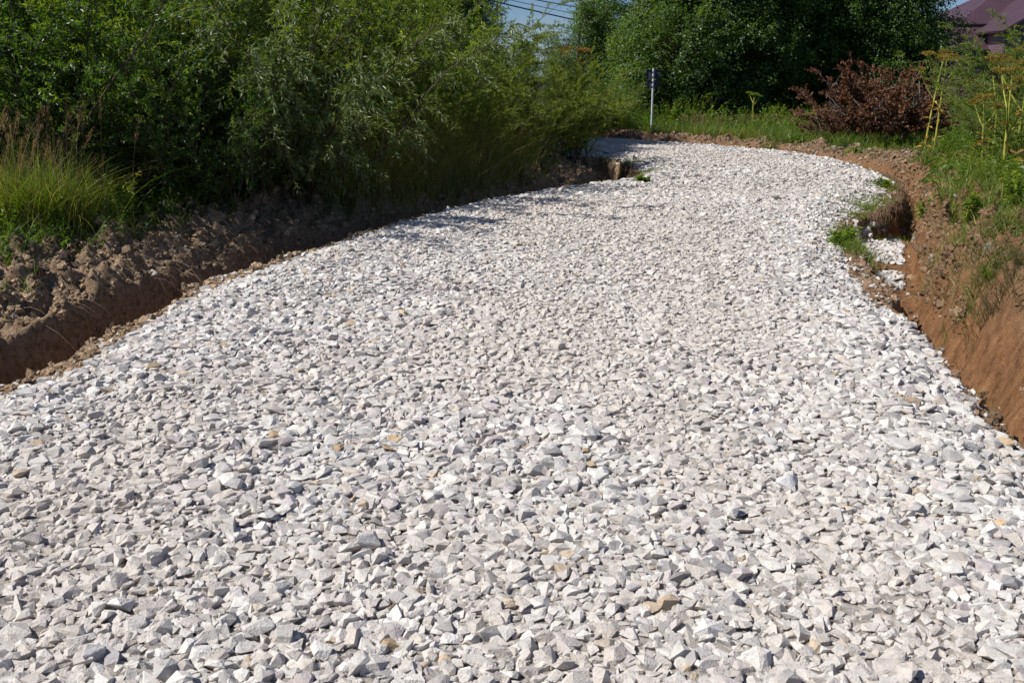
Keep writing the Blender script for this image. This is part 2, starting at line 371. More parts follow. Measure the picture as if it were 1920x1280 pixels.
# road bed sheet (stone dust between and under the stones)
gx2 = axis([(-24, -4, .5, .2), (-4, 7.2, .06, .06)]); gy2 = axis([(-2, 12, .06, .06), (12, 31, .08, .12)])
X2, Y2 = np.meshgrid(gx2, gy2); d2, _, _ = road_query(X2, Y2); d2 = d2.reshape(X2.shape); Z2 = terrain(X2, Y2) - .012
i2 = np.arange(X2.size).reshape(X2.shape)
F2 = np.stack([i2[:-1, :-1], i2[:-1, 1:], i2[1:, 1:], i2[1:, :-1]], -1).reshape(-1, 4)
dc = np.maximum.reduce([d2[:-1, :-1], d2[:-1, 1:], d2[1:, 1:], d2[1:, :-1]]).ravel()
F2 = F2[dc < -.05]; used = np.unique(F2); rm = np.full(X2.size, -1); rm[used] = np.arange(len(used))
Z2 = Z2 + np.clip(-d2 / .5, 0, 1) * .010
V2 = np.stack([X2.ravel(), Y2.ravel(), Z2.ravel()], 1)[used]
road = mesh_np('road', V2, rm[F2], M['dust'], smooth=True)
tag(road, 'pale stone dust bed of the gravel road', None, None, 'structure')

# ------------------------------------------------------------------ stones
def rock(seed, npts=14, bevel=0.0, flat=.62, box=.5, rough=0.0, cuts=0):
    r = np.random.default_rng(seed)
    p = nrm(r.normal(0, 1, (npts, 3)))
    p = np.sign(p) * np.abs(p) ** (1 - box * .55); p *= r.uniform(.82, 1.08, (npts, 1))
    p *= np.array([1, r.uniform(.62, .9), flat * r.uniform(.75, 1.2)])
    p[:, 0] += p[:, 1] * r.uniform(-.35, .35); p[:, 0] *= 1 + p[:, 1] * r.uniform(-.25, .25)
    bm = bmesh.new()
    for q in p: bm.verts.new(q)
    res = bmesh.ops.convex_hull(bm, input=bm.verts[:])
    bmesh.ops.delete(bm, geom=list({g for g in res['geom_interior'] + res['geom_unused'] if isinstance(g, bmesh.types.BMVert)}), context='VERTS')
    bmesh.ops.dissolve_limit(bm, angle_limit=R_(9), verts=bm.verts[:], edges=bm.edges[:])
    if bevel: bmesh.ops.bevel(bm, geom=bm.edges[:], offset=bevel, segments=1, affect='EDGES', clamp_overlap=True)
    if cuts:
        bmesh.ops.triangulate(bm, faces=bm.faces[:])
        bmesh.ops.subdivide_edges(bm, edges=[e for e in bm.edges if e.calc_length() > .25], cuts=cuts, use_grid_fill=True)
        for v in bm.verts:
            c = v.co; v.co = c * (1 + rough * (math.sin(c.x * 7 + seed) * math.cos(c.y * 9 + seed * 2) + .6 * math.sin(c.z * 15 + c.x * 11)))
    bmesh.ops.triangulate(bm, faces=bm.faces[:])
    bm.verts.ensure_lookup_table()
    V = np.array([v.co[:] for v in bm.verts]); F = np.array([[v.index for v in f.verts] for f in bm.faces]); bm.free()
    return V, F
def rot_mats(n, tilt, r):
    az = r.uniform(0, 2 * np.pi, n); ta = r.uniform(0, 2 * np.pi, n); tt = np.abs(r.normal(0, tilt, n))
    c, s = np.cos(az), np.sin(az); Zr = np.zeros((n, 3, 3)); Zr[:, 0, 0] = c; Zr[:, 0, 1] = -s; Zr[:, 1, 0] = s; Zr[:, 1, 1] = c; Zr[:, 2, 2] = 1
    ux, uy = np.cos(ta), np.sin(ta); C, S = np.cos(tt), np.sin(tt); T = np.zeros((n, 3, 3))
    T[:, 0, 0] = C + ux * ux * (1 - C); T[:, 0, 1] = ux * uy * (1 - C); T[:, 0, 2] = uy * S
    T[:, 1, 0] = ux * uy * (1 - C); T[:, 1, 1] = C + uy * uy * (1 - C); T[:, 1, 2] = -ux * S
    T[:, 2, 0] = -uy * S; T[:, 2, 1] = ux * S; T[:, 2, 2] = C
    return T @ Zr
def bake(variants, P, S, tilt, colr, r):
    which = r.integers(0, len(variants), len(P)); out = []
    Rm = rot_mats(len(P), tilt, r)
    for k, (v, f) in enumerate(variants):
        m = np.where(which == k)[0]
        if not len(m): continue
        W = np.einsum('nij,vj->nvi', Rm[m], v) * S[m][:, None, None] + P[m][:, None, :]
        FF_ = (f[None] + (np.arange(len(m)) * len(v))[:, None, None]).reshape(-1, 3)
        out.append((W.reshape(-1, 3), FF_, np.repeat(colr[m], len(v), 0)))
    return cat(out)
NEARV = [rock(100 + i, 9 + i % 6, 0, .44 + .08 * (i % 4), .3, .022, 1) for i in range(36)]
MIDV = [rock(200 + i, 8, 0, .48) for i in range(22)]
FARV = [rock(300 + i, 7, 0, .55) for i in range(16)]
def stone_colours(n, r, clean):
    g = np.clip(r.normal(.565, .075, n), .30, .76)
    c = np.stack([g, g * .962, g * .90], 1)
    u = r.random(n)
    def setc(m, col, var):
        c[m] = np.array(col) * r.normal(1, var, (m.sum(), 1))
    setc(u < .09, (.33, .32, .32), .15)
    setc((u > .10) & (u < .22), (.49, .435, .385), .10)
    setc((u > .22) & (u < .23), (.44, .32, .19), .15)
    setc((u > .245) & (u < .26), (.22, .21, .21), .15)
    setc((u > .26) & (u < .36), (.46, .41, .405), .10)
    # dusty wheel tracks carry beige dust, loose edges stay clean
    dust = np.array([.53, .48, .43]); k = (1 - clean)[:, None] * .8
    return np.clip(c * (1 - k) + dust * k, .05, .82)
def scatter(y0, y1, sp, x0=-23, x1=7.4):
    n = int((x1 - x0) / sp), int((y1 - y0) / sp)
    xx, yy = np.meshgrid(np.arange(n[0]), np.arange(n[1]))
    x = x0 + (xx + (yy % 2) * .5 + rng.uniform(-.42, .42, xx.shape)) * sp; y = y0 + (yy + rng.uniform(-.42, .42, xx.shape)) * sp
    return x.ravel(), y.ravel()
def lay(y0, y1, sp, variants, rmean, x0, top=.16, x1=7.4):
    out = []
    for layer in range(2):
        x, y = scatter(y0, y1, sp * (1 if layer == 0 else 1.0), x0, x1)
        d, p, s = road_query(x, y)
        edge = fbm(x, y, 2.3, 3, 71) * .07 + fbm(x, y, 9, 2, 72) * .05
        keep = d < edge + rng.exponential(.035, len(x)) * (rng.random(len(x)) < .5)
        if layer == 1: keep &= rng.random(len(x)) < top + .55 * np.clip(1 - (-d) / .7, 0, 1) * (d < 0)
        x, y, d = x[keep], y[keep], d[keep]
        z = terrain(x, y)
        lane = np.clip((-d - .55) / .6, 0, 1) * np.clip(.62 + 1.5 * fbm(x, y * .45, 1.1, 3, 77), 0, 1)
        S = np.clip(rng.lognormal(math.log(rmean), .34, len(x)), rmean * .42, rmean * 1.9) * (1 - .18 * lane)
        # crumbs between, and odd large stones
        S *= np.where(rng.random(len(x)) < .004, 1.45, 1)
        zz = z + S * (rng.uniform(.0, .22, len(x)) if layer == 0 else rng.uniform(.15, .5, len(x))) - .004 * lane
        clean = np.clip(1 - lane * 1.1 + rng.normal(0, .15, len(x)), 0, 1)
        out.append(bake(variants, np.stack([x, y, zz], 1), S, .15 if layer == 0 else .34, stone_colours(len(x), rng, clean), rng))
    return cat(out)
parts = [lay(1.2, 7.0, .0315, NEARV, .0295, -3.2, x1=3.4), lay(7.0, 14, .033, MIDV, .0285, -3.0, x1=6), lay(14, 30.5, .043, FARV, .034, -12, .12)]
# stones that rolled into the right ditch and onto the shoulders
n = 1700; px = rng.uniform(1596, 1690, n); py = rng.uniform(418, 532, n)
q = np.array([ground_at(a, b, -.28) for a, b in zip(px, py)]); dq, pq, _ = road_query(q[:, 0], q[:, 1])
k = (dq > pq[:, 0]) & (dq < pq[:, 3] - .12) & (fbm(q[:, 0], q[:, 1], 3.0, 3, 75) > -.16); q = q[k]
zz = terrain(q[:, 0], q[:, 1]) + .012
parts.append(bake(MIDV, np.column_stack([q, zz]), rng.uniform(.022, .062, len(q)), .6, stone_colours(len(q), rng, np.ones(len(q))), rng))
n = 90000; x = rng.uniform(-3.6, 6.4, n); y = rng.uniform(3, 20, n); dq, pq, sq = road_query(x, y)
k = (dq > .02) & (rng.random(n) < .4 * np.exp(-dq / .17)); x, y = x[k], y[k]
parts.append(bake(MIDV, np.stack([x, y, terrain(x, y) + .006], 1), rng.uniform(.008, .034, len(x)), .4, stone_colours(len(x), rng, np.ones(len(x))), rng))
n = 300; px = rng.uniform(1150, 1210, n); py = rng.uniform(300, 345, n)
q = np.array([ground_at(a, b, -.3) for a, b in zip(px, py)]); dq, pq, _ = road_query(q[:, 0], q[:, 1]); q = q[(dq > .1) & (dq < pq[:, 2])]
parts.append(bake(MIDV, np.column_stack([q, terrain(q[:, 0], q[:, 1]) + .02]), rng.uniform(.03, .06, len(q)), .4, stone_colours(len(q), rng, np.ones(len(q))), rng))
Vv, Ff, Cc = cat(parts)
gravel = mesh_np('gravel', Vv, Ff, M['stone'], col=Cc)
tag(gravel, 'crushed pale limestone covering the winding road', 'gravel', None, 'stuff')
print('GRAVEL', len(Vv), len(Ff))

# single stones one can pick out
def big_stone(px, py, z, size, seed, label, col, tilt=.2, az=0., sink=.3, at=None):
    v, f = rock(seed, 16, .05, .65, .5, .03, 1)
    x, y = at if at else ground_at(px, py, z)
    o = mesh_np('stone', v * size * .82, f, M['stone'], col=np.tile(np.array([col]), (len(v), 1)))
    o.location = (x, y, zat(x, y) + size * sink * .6); o.rotation_euler = (tilt, tilt * .5, az)
    tag(o, label, 'stone', 'single stones standing out')
    return o
big_stone(1806, 601, .1, .036, 901, 'small white stone lying high on the grassy clay bank', (.68, .67, .65))
big_stone(1822, 728, -.05, .055, 902, 'white angular stone at the rim of the clay ditch', (.68, .67, .65), .3, 1.)
big_stone(1907, 808, -.05, .04, 905, 'grey white stone on the crumbly ditch rim', (.55, .53, .5), .3, 2.)
big_stone(1752, 655, 0, .05, 903, 'buff stone poised on the gravel edge above the clay ditch', (.62, .52, .38), .2, .4)
big_stone(520, 497, 0, .10, 904, 'pale boulder at the gravel edge beside the dark ditch', (.56, .55, .54), .15, .6, .35)
big_stone(1690, 843, .05, .085, 906, 'large flat slab tilted up among the gravel on the road', (.52, .5, .47), .45, 2.6, .5)
big_stone(690, 1020, .05, .062, 907, 'rounded grey stone amid white gravel', (.46, .445, .43), .2, .2, .5)
big_stone(955, 1020, .05, .05, 908, 'brownish grey stone tipped on edge amid the gravel', (.42, .38, .35), .7, 1.2, .7)
big_stone(1475, 910, .05, .065, 909, 'pale blue grey stone sitting proud of the gravel', (.52, .525, .54), .3, .9, .6)
big_stone(180, 1240, .05, .06, 910, 'grey stone with a dark side', (.48, .465, .45), .5, 2.2, .7)

# ------------------------------------------------------------------ crumbled soil
CLODV = [rock(400 + i, 14, 0, .8, .2, .22, 1) for i in range(14)]
n = 1100000; x = rng.uniform(-6.2, 8.5, n); y = rng.uniform(3, 29, n)
k = rng.random(n) < np.clip(1.15 - y / 34, .4, 1); x, y = x[k], y[k]
z, dq, dwq, pq, sq, bq = terrain(x, y, True)
dn = fbm(x, y, 1.5, 3, 81)
top = (dwq > pq[:, 3] + np.where(sq < .3, -.12, np.where(sq > .9, -.16, -.25))) & (dwq < pq[:, 3] + pq[:, 6] * .8) & (dn > -.3) & (rng.random(len(x)) < np.where(sq < .3, .45, .75))
shd = (dq > .0) & (dwq < pq[:, 0] + .04) & (rng.random(len(x)) < .5)
bot = (dwq > pq[:, 1]) & (dwq <= pq[:, 3] - .22) & (rng.random(len(x)) < np.where(sq > .9, .12, .05))
k = (top | shd | bot) & (dq > .02); x, y, z, sq2, dwk, pk = x[k], y[k], z[k], sq[k], dwq[k], pq[k]
S = np.clip(rng.lognormal(math.log(.0085), .72, len(x)) * (1 + y / 30), .005, .055)
lum = rng.normal(1, .3, len(x))[:, None]
cl = np.array([.33, .235, .15]); crr = np.array([.21, .135, .082]); cf = np.array([.34, .24, .16])
t = np.clip(sq2, 0, 1)[:, None]; tint = cl * (1 - t) + crr * t
gr = rng.random(len(x)) < .035; tint[gr] = (.33, .30, .26)
Vv, Ff, Cc = bake(CLODV, np.stack([x, y, z + S * .05], 1), S, .6, np.clip(tint * lum, .03, .6), rng)
tag(mesh_np('soil_clods', Vv, Ff, M['clod'], col=Cc), 'crumbled earth clods heaped along the ditches', 'soil', None, 'stuff')
print('CLODS', len(x))

# ------------------------------------------------------------------ plants: builders
def willow_parts(seed, H=3.2, stems=34, twigs=30, lv=30, spread=.55, leafL=.075, leafW=.013, droop=.25, base_r=.35, t0=.12):
    r = np.random.default_rng(seed); n = stems
    az = r.uniform(0, 2 * np.pi, n); th = r.uniform(.04, spread, n) ** .9; Ls = H * r.uniform(.62, 1.1, n)
    base = np.stack([r.normal(0, base_r, n), r.normal(0, base_r, n), np.full(n, -.05)], 1)
    h = np.stack([np.cos(az), np.sin(az), np.zeros(n)], 1); up = np.array([0, 0, 1.])
    k = 8; t = np.linspace(0, 1, k)
    wob = np.cumsum(r.normal(0, .03, (n, k, 3)), 1) * H * .35; wob[:, 0] = 0
    def stem_at(i, tt):
        a = Ls[i][:, None]; tt = tt[:, None]
        return base[i] + a * (np.sin(th[i])[:, None] * (tt + .3 * tt ** 2) * h[i] + np.cos(th[i])[:, None] * (tt - .14 * tt ** 2) * up)
    PS = np.stack([stem_at(np.arange(n), np.full(n, q)) for q in t], 1) + wob
    RS = (.013 * (1 - t) ** .8 + .002)[None] * (Ls / 3)[:, None]
    sv = [tubes(PS, RS, 5)]
    m = n * twigs; si = np.repeat(np.arange(n), twigs); tt = t0 + (1 - t0) * r.random(m) ** .8
    f = tt * (k - 1); i0 = np.minimum(f.astype(int), k - 2); fr = (f - i0)[:, None]
    P0 = PS[si, i0] * (1 - fr) + PS[si, i0 + 1] * fr; tan = nrm(PS[si, i0 + 1] - PS[si, i0])
    ra = r.uniform(0, 2 * np.pi, m); rh = np.stack([np.cos(ra), np.sin(ra), np.zeros(m)], 1)
    D = nrm(tan * .6 + rh * r.uniform(.35, .95, (m, 1)) + up * r.uniform(0, .45, (m, 1)) + h[si] * .25)
    TL = H * r.uniform(.08, .24, m) * (1.15 - .45 * tt)
    q = np.linspace(0, 1, 5)
    PT = P0[:, None] + TL[:, None, None] * (D[:, None] * q[None, :, None] - up * droop * (q ** 2)[None, :, None])
    sv.append(tubes(PT, np.tile((.0032 * (1 - q) + .0009)[None], (m, 1)), 3))
    N = m * lv; ti = np.repeat(np.arange(m), lv); s = np.tile(np.linspace(.08, 1, lv), m) + r.uniform(-.015, .015, N)
    s = np.clip(s, .03, 1); P = P0[ti] + TL[ti][:, None] * (D[ti] * s[:, None] - up * droop * (s ** 2)[:, None])
    TD = nrm(D[ti] - up * (2 * droop * s)[:, None]); LD_ = nrm(TD * r.uniform(.5, 1.1, (N, 1)) + nrm(r.normal(0, 1, (N, 3))) * .75)
    val = np.stack([np.clip(r.normal(.42, .17, N) + .18 * (s - .5) + r.normal(0, .14, m)[ti], 0, 1), r.random(N), r.random(N)], 1)
    lf = leafs(P, LD_, leafL * r.uniform(.6, 1.2, N) * (1.05 - .3 * s), leafW * r.uniform(.75, 1.25, N), r, val=val)
    a, b = cat([(v, f_) for v, f_ in sv])
    return (a, b), lf
def crown_parts(seed, H=7, Rr=2.2, z0=.3, lobes=16, clumps=420, per=75, leafL=.075, leafW=.05, clump_r=.28, hmax=None):
    r = np.random.default_rng(seed); hm = hmax or H
    zc = z0 + (H - z0) * r.random(lobes) ** .9; prof = np.sin(np.clip((zc - z0) / (H - z0), .0, 1) * np.pi * .8 + .55) ** .7
    prof = np.nan_to_num(np.clip(prof, .25, 1)); az = r.uniform(0, 2 * np.pi, lobes) + np.arange(lobes) * 2.4
    rad = Rr * prof * r.uniform(.35, .75, lobes)
    LC = np.stack([np.cos(az) * rad, np.sin(az) * rad, zc], 1); LR = Rr * prof * r.uniform(.38, .62, lobes)
    li = r.choice(lobes, clumps, p=LR ** 2 / (LR ** 2).sum()); dirs = nrm(r.normal(0, 1, (clumps, 3)) + np.array([0, 0, .25]))
    CC = LC[li] + dirs * (LR[li] * r.uniform(.6, 1.08, clumps))[:, None] * np.array([1, 1, 1.15]); CC[:, 2] = np.maximum(CC[:, 2], z0 * .6 + .1)
    keep = CC[:, 2] < hm; CC = CC[keep]; dirs = dirs[keep]; li = li[keep]; nC = len(CC)
    # limbs
    tp = np.linspace(0, 1, 6); tr = np.stack([np.sin(tp * 3 + seed) * .12, np.cos(tp * 2.3 + seed) * .1, tp * H * .86 - .1], 1)
    sv = [tubes(tr[None], (.10 * (1 - tp) + .012)[None] * H / 7, 7)]
    q = np.linspace(0, 1, 5); zs = np.clip(LC[:, 2] - LR * 1.2, .15, None); S0 = np.stack([np.zeros(lobes), np.zeros(lobes), zs], 1)
    Lm = S0[:, None] * (1 - q)[None, :, None] + LC[:, None] * q[None, :, None]; Lm[:, :, 2] -= (q * (1 - q))[None] * .25
    sv.append(tubes(Lm, np.tile((.035 * (1 - q) + .008)[None], (lobes, 1)), 5))
    Bm = LC[li][:, None] * (1 - q)[None, :, None] + CC[:, None] * q[None, :, None]
    sv.append(tubes(Bm, np.tile((.010 * (1 - q) + .002)[None], (nC, 1)), 3))
    # sprigs in each clump carry the leaves
    N = nC * per; ci = np.repeat(np.arange(nC), per)
    sp = 6; spd = nrm(r.normal(0, 1, (nC, sp, 3)) + dirs[:, None] * .9 + np.array([0, 0, .15])); sk = r.integers(0, sp, N); s = r.random(N) ** .7
    P = CC[ci] + spd[ci, sk] * (s * clump_r * 1.6)[:, None] + r.normal(0, clump_r * .20, (N, 3))
    D = nrm(spd[ci, sk] * .7 + r.normal(0, .7, (N, 3)) - np.array([0, 0, .25]))
    cv = r.normal(0, .17, nC)[ci]
    val = np.stack([np.clip(r.normal(.42, .16, N) + cv, 0, 1), r.random(N), r.random(N)], 1)
    lf = leafs(P, D, leafL * r.uniform(.6, 1.25, N), leafW * r.uniform(.7, 1.2, N), r, up=1.0, val=val, fold=.10)
    a, b = cat(sv)
    return (a, b), lf
def plant(name, loc, label, catg, group, parts_, wood, leaf, rz=0, s=1.0, wn='stems', ln='foliage'):
    o = thing(name, loc, label, catg, group, rz, s)
    kid(o, mesh_np(wn, parts_[0][0], parts_[0][1], M[wood], o)); kid(o, mesh_np(ln, parts_[1][0], parts_[1][1], M[leaf], o, col=parts_[1][2]))
    return o

# ------------------------------------------------------------------ willow thicket on the left
def loc(x, y, dz=-.03): return (x, y, zat(x, y) + dz)
GW = 'willow shrubs behind the left ditch'
W1 = willow_parts(11, 3.3, 40, 34, 30, .5, .08, .015)
W2 = willow_parts(12, 3.1, 44, 32, 34, .6, .075, .012)
W3 = willow_parts(13, 2.6, 44, 30, 32, .75, .065, .010, base_r=.45, t0=.05)
W4 = willow_parts(14, 3.0, 34, 30, 36, .7, .09, .013, droop=.75)
W5 = willow_parts(15, 3.2, 38, 30, 26, .55, .07, .022)
def at(px, Y, z=.1):          # x for a picture column at distance Y
    a = (px - 960) / FPX; return a * (Y * math.cos(PITCH) + (CAMZ - z) * math.sin(PITCH)), Y
spots = [
 # kind, column, distance, height scale, label
 (5, 60, 10.6, 1.0, 'broad leaved willow shrub behind the tall grass at the photo\'s left border'),
 (5, 215, 11.0, .95, 'green upright willow shrub with erect leafy shoots beside the tall grass'),
 (1, 330, 11.6, 1.05, 'dense dark green willow shrub above the dry leaf litter'),
 (5, 400, 10.9, .62, 'low leafy willow with bright sprigs over the shaded ditch'),
 (4, 520, 12.3, 1.15, 'silver leaved willow with drooping pale branches'),
 (1, 625, 13.8, 1.0, 'green willow next to the silver drooping one'),
 (3, 690, 14.3, .78, 'low olive willow with reddish twigs low over the ditch'),
 (2, 755, 15.3, 1.0, 'feathery willow in the middle of the thicket'),
 (3, 830, 15.6, .66, 'short bushy willow over the root covered bank'),
 (2, 865, 16.9, .82, 'grey green willow with thin wispy tops against the sky'),
 (3, 925, 17.0, .64, 'rounded willow near the thicket end'),
 (2, 965, 17.6, .62, 'end willow of the thicket leaning over the bend'),
 (1, 1066, 18.7, .66, 'narrow willow at the corner of the bend'),
]
KW = {1: (W1, 'willow'), 2: (W2, 'willow'), 3: (W3, 'willow'), 4: (W4, 'silver'), 5: (W5, 'broad')}
proto = {}
for i, (k, px, Yd, s, lab) in enumerate(spots):
    x, y = at(px, Yd); rz = i * 1.7
    if k not in proto: proto[k] = plant('willow_shrub', loc(x, y), lab, 'shrub', GW, KW[k][0], 'bark', KW[k][1], rz, s)
    else: copy_thing(proto[k], loc(x, y), rz, (s, s, s), lab)
back = [(5, -40, 12.8, 1.2, 'taller shrub rising behind the broad leaved one at the photo\'s left border'), (1, 130, 13.6, 1.3, 'tall dark shrub behind the tall grass'),
        (5, 290, 14.2, 1.3, 'tall green shrub behind the erect shoots'), (2, 430, 14.6, 1.3, 'tall shrub behind the silver drooping willow'), (1, 560, 16.6, 1.35, 'tall willow between the silver one and the feathery one'),
        (4, 680, 17.4, 1.2, 'pale willow rising at the back of the thicket'), (1, 765, 18.4, 1.2, 'tall back row willow near the dark gap'), (2, 815, 19.6, 1.0, 'back row willow with thin tips beside the sky gap')]
for i, (k, px, Yd, s, lab) in enumerate(back):
    x, y = at(px, Yd); copy_thing(proto[k], loc(x, y), i * 2.3 + 1, (s, s, s), lab)

# ------------------------------------------------------------------ dense trees across the bend and behind the thicket
T1 = crown_parts(21, 7.0, 2.2, .25, 20, 900, 84, .085, .055)
T2 = crown_parts(22, 7.5, 2.0, .3, 20, 860, 84, .08, .05)
T3 = crown_parts(23, 5.0, 1.1, .4, 12, 260, 60, .07, .045, .22)
GT = 'dense trees beyond the bend'
trees = [
 (1, 1256, 30.5, .95, 'leafy green tree behind the metal sign'),
 (1, 1325, 30.0, 1.05, 'bushy bright green tree beside the metal sign'),
 (2, 1385, 30.8, 1.05, 'dense tree left of the dark hollow'),
 (1, 1500, 34.5, 1.1, 'dark tree set back in the shaded hollow'),
 (2, 1605, 31.0, 1.1, 'dense tree behind the withered brown bush'),
 (1, 1640, 31.5, 1.0, 'broad dark tree between the withered bush and the house'),
 (2, 1195, 36, .8, 'tree behind the leafy one at the sign, next to the sky gap'),
 (1, 1275, 36, 1.0, 'tree in the second row behind the sign'),
 (2, 1350, 37, 1.15, 'second row tree above the bend'),
 (1, 1450, 38, 1.15, 'second row tree behind the hollow'),
 (2, 1560, 37.5, 1.15, 'second row tree behind the withered bush'),
 (1, 1610, 38, 1.0, 'second row tree nearest the house'),
]
tp = {}
def tree_at(k, px, Yd, s, lab, group=GT, rz=0, leaf=None, sz=1.0):
    x, y = at(px, Yd)
    if k not in tp:
        T, lf = {1: (T1, 'broad'), 2: (T2, 'darkleaf'), 3: (T3, 'broad')}[k]
        tp[k] = plant('tree', loc(x, y), lab, 'tree', group, T, 'bark', lf, rz, s, 'trunk', 'crown'); return tp[k]
    o = copy_thing(tp[k], loc(x, y), rz, (s, s, s * sz), lab); o['group'] = group; return o
for i, (k, px, Yd, s, lab) in enumerate(trees): tree_at(k, px, Yd, s, lab, rz=i * 1.9)
GB = 'slender young trees by the sky gap'
tree_at(3, 1085, 33, .92, 'slender young tree by the sky gap, the taller one', GB, .3)
tree_at(3, 1122, 34, .85, 'slender young tree between the sky gap and the sign', GB, 2.3)
GL = 'trees rising behind the willow thicket'
for i, (k, px, Yd, s, lab) in enumerate([(1, -60, 17, 1.0, 'tall tree behind the shrubs at the photo\'s left border'), (2, 90, 18, 1.1, 'dark tall tree behind the tall grass'), (1, 240, 18.5, 1.1, 'leafy tall tree behind the erect shoots'),
        (2, 390, 19.5, 1.1, 'tall tree behind the drooping silver willow'), (1, 540, 20.5, 1.1, 'tall leafy tree behind the middle of the thicket'), (2, 670, 22, 1.1, 'dark tree behind the feathery willow'), (2, 735, 24, 1.05, 'dark tree in the gap above the thicket'), (2, 835, 34, .9, 'dark tree farthest back beside the sky gap')]):
    tree_at(k, px, Yd, s, lab, GL, i * 1.3 + .5)
GD = 'distant trees on the skyline'
for i, (k, px, Yd, s, lab) in enumerate([(1, 930, 70, .50, 'distant low tree left in the sky gap'), (1, 990, 74, .46, 'distant low tree mid sky gap'), (2, 1045, 66, .46, 'distant low tree near the slender young trees'),
        (1, 1100, 72, .5, 'distant tree behind the slender young trees'), (3, 1843, 85, 1.22, 'small distant tree beside the house roof'), (2, 1790, 70, .55, 'distant tree left of the house')]):
    tree_at(k, px, Yd, s, lab, GD, i * 2.1)

# ------------------------------------------------------------------ shrubs and weeds beyond the road and on the right
GV = 'green shrubs on the far verge'
for i, (k, px, Yd, s, lab) in enumerate([(3, 1120, 26.5, .52, 'low yellow green shrub left of the metal sign'), (3, 1085, 25.6, .42, 'low shrub on the verge by the thicket end'), (2, 1150, 27.6, .5, 'grey leaved shrub beneath the leafy tree by the sign')]):
    x, y = at(px, Yd); o = copy_thing(proto[k], loc(x, y), i, (s, s, s), lab); o['group'] = GV
GR = 'willow shrubs on the right bank'
for i, (k, px, Yd, s, lab) in enumerate([(2, 1930, 17.5, .82, 'silvery willow shrub below the house roof'), (2, 1990, 15.5, .86, 'willow shrub at the photo\'s right border behind the yellow umbels'), (3, 1915, 20, .64, 'low willow in front of the house'),
        (4, 1835, 23.5, .34, 'grey small willow behind the yellow hogweed'), (2, 1850, 17.0, .34, 'low grey leaved shrub right of the withered bush'), (3, 1935, 13.4, .56, 'low green shrub under the yellow umbels')]):
    x, y = at(px, Yd); o = copy_thing(proto[k], loc(x, y), i * 1.1 + .4, (s, s, s), lab); o['group'] = GR

# withered brown bush: arching bare branches with brown leaves
def dead_parts(seed, H, nst, tw, lv, spread):
    st, lf = willow_parts(seed, H, nst, tw, lv, spread, .055, .030, .2, .3, .12); return st, lf
x, y = at(1635, 22.3); D1 = dead_parts(31, 1.55, 46, 26, 20, 1.02)
D1 = ((D1[0][0] * [1.02, 1.02, 1.2], D1[0][1]), (D1[1][0] * [1.02, 1.02, 1.2], D1[1][1], D1[1][2]))
db = plant('withered_bush', loc(x, y), 'uprooted withered bush with rust brown leaves beside the yellow hogweed', 'bush', None, D1, 'twig', 'dead', .4, 1.2, 'branches', 'dead_leaves')
def bare_branches(parent, seed, n, H):
    r = np.random.default_rng(seed); k = 9; q = np.linspace(0, 1, k); az = r.uniform(2.8, 6.4, n); ln = H * r.uniform(.7, 1.3, n)
    P = np.stack([np.cos(az)[:, None] * (ln * .7)[:, None] * q ** .9, np.sin(az)[:, None] * (ln * .55)[:, None] * q ** .9, ln[:, None] * (.85 * q - .25 * q ** 2)], 2) + np.cumsum(r.normal(0, .022, (n, k, 3)), 1)
    R1 = np.tile((.022 * (1 - q) + .004)[None], (n, 1)); v1 = tubes(P, R1, 6)
    m = 5; si = np.repeat(np.arange(n), m); ki = r.integers(2, k - 1, n * m); P0 = P[si, ki]; D = nrm(nrm(P[si, ki + 1] - P[si, ki - 1]) + r.normal(0, .6, (n * m, 3))); L2 = H * r.uniform(.2, .5, n * m)
    Q = P0[:, None] + D[:, None] * (L2[:, None] * q)[..., None] + np.cumsum(r.normal(0, .01, (n * m, k, 3)), 1); Q[:, 0] = P0
    v2 = tubes(Q, np.tile((.010 * (1 - q) + .002)[None], (n * m, 1)), 5); v, f = cat([v1, v2]); return kid(parent, mesh_np('bare_branches', v, f, M['palebranch'], parent))
bare_branches(db, 5, 9, 1.35)
x, y = at(1700, 22.6); copy_thing(db, loc(x, y), 2.2, (.95, .95, .85), 'smaller withered bush with dull brown leaves against the first one')
x, y = at(1560, 22.8); copy_thing(db, loc(x, y), 4.2, (.6, .6, .6), 'sparse withered branches lying at the grass side of the brown bush')

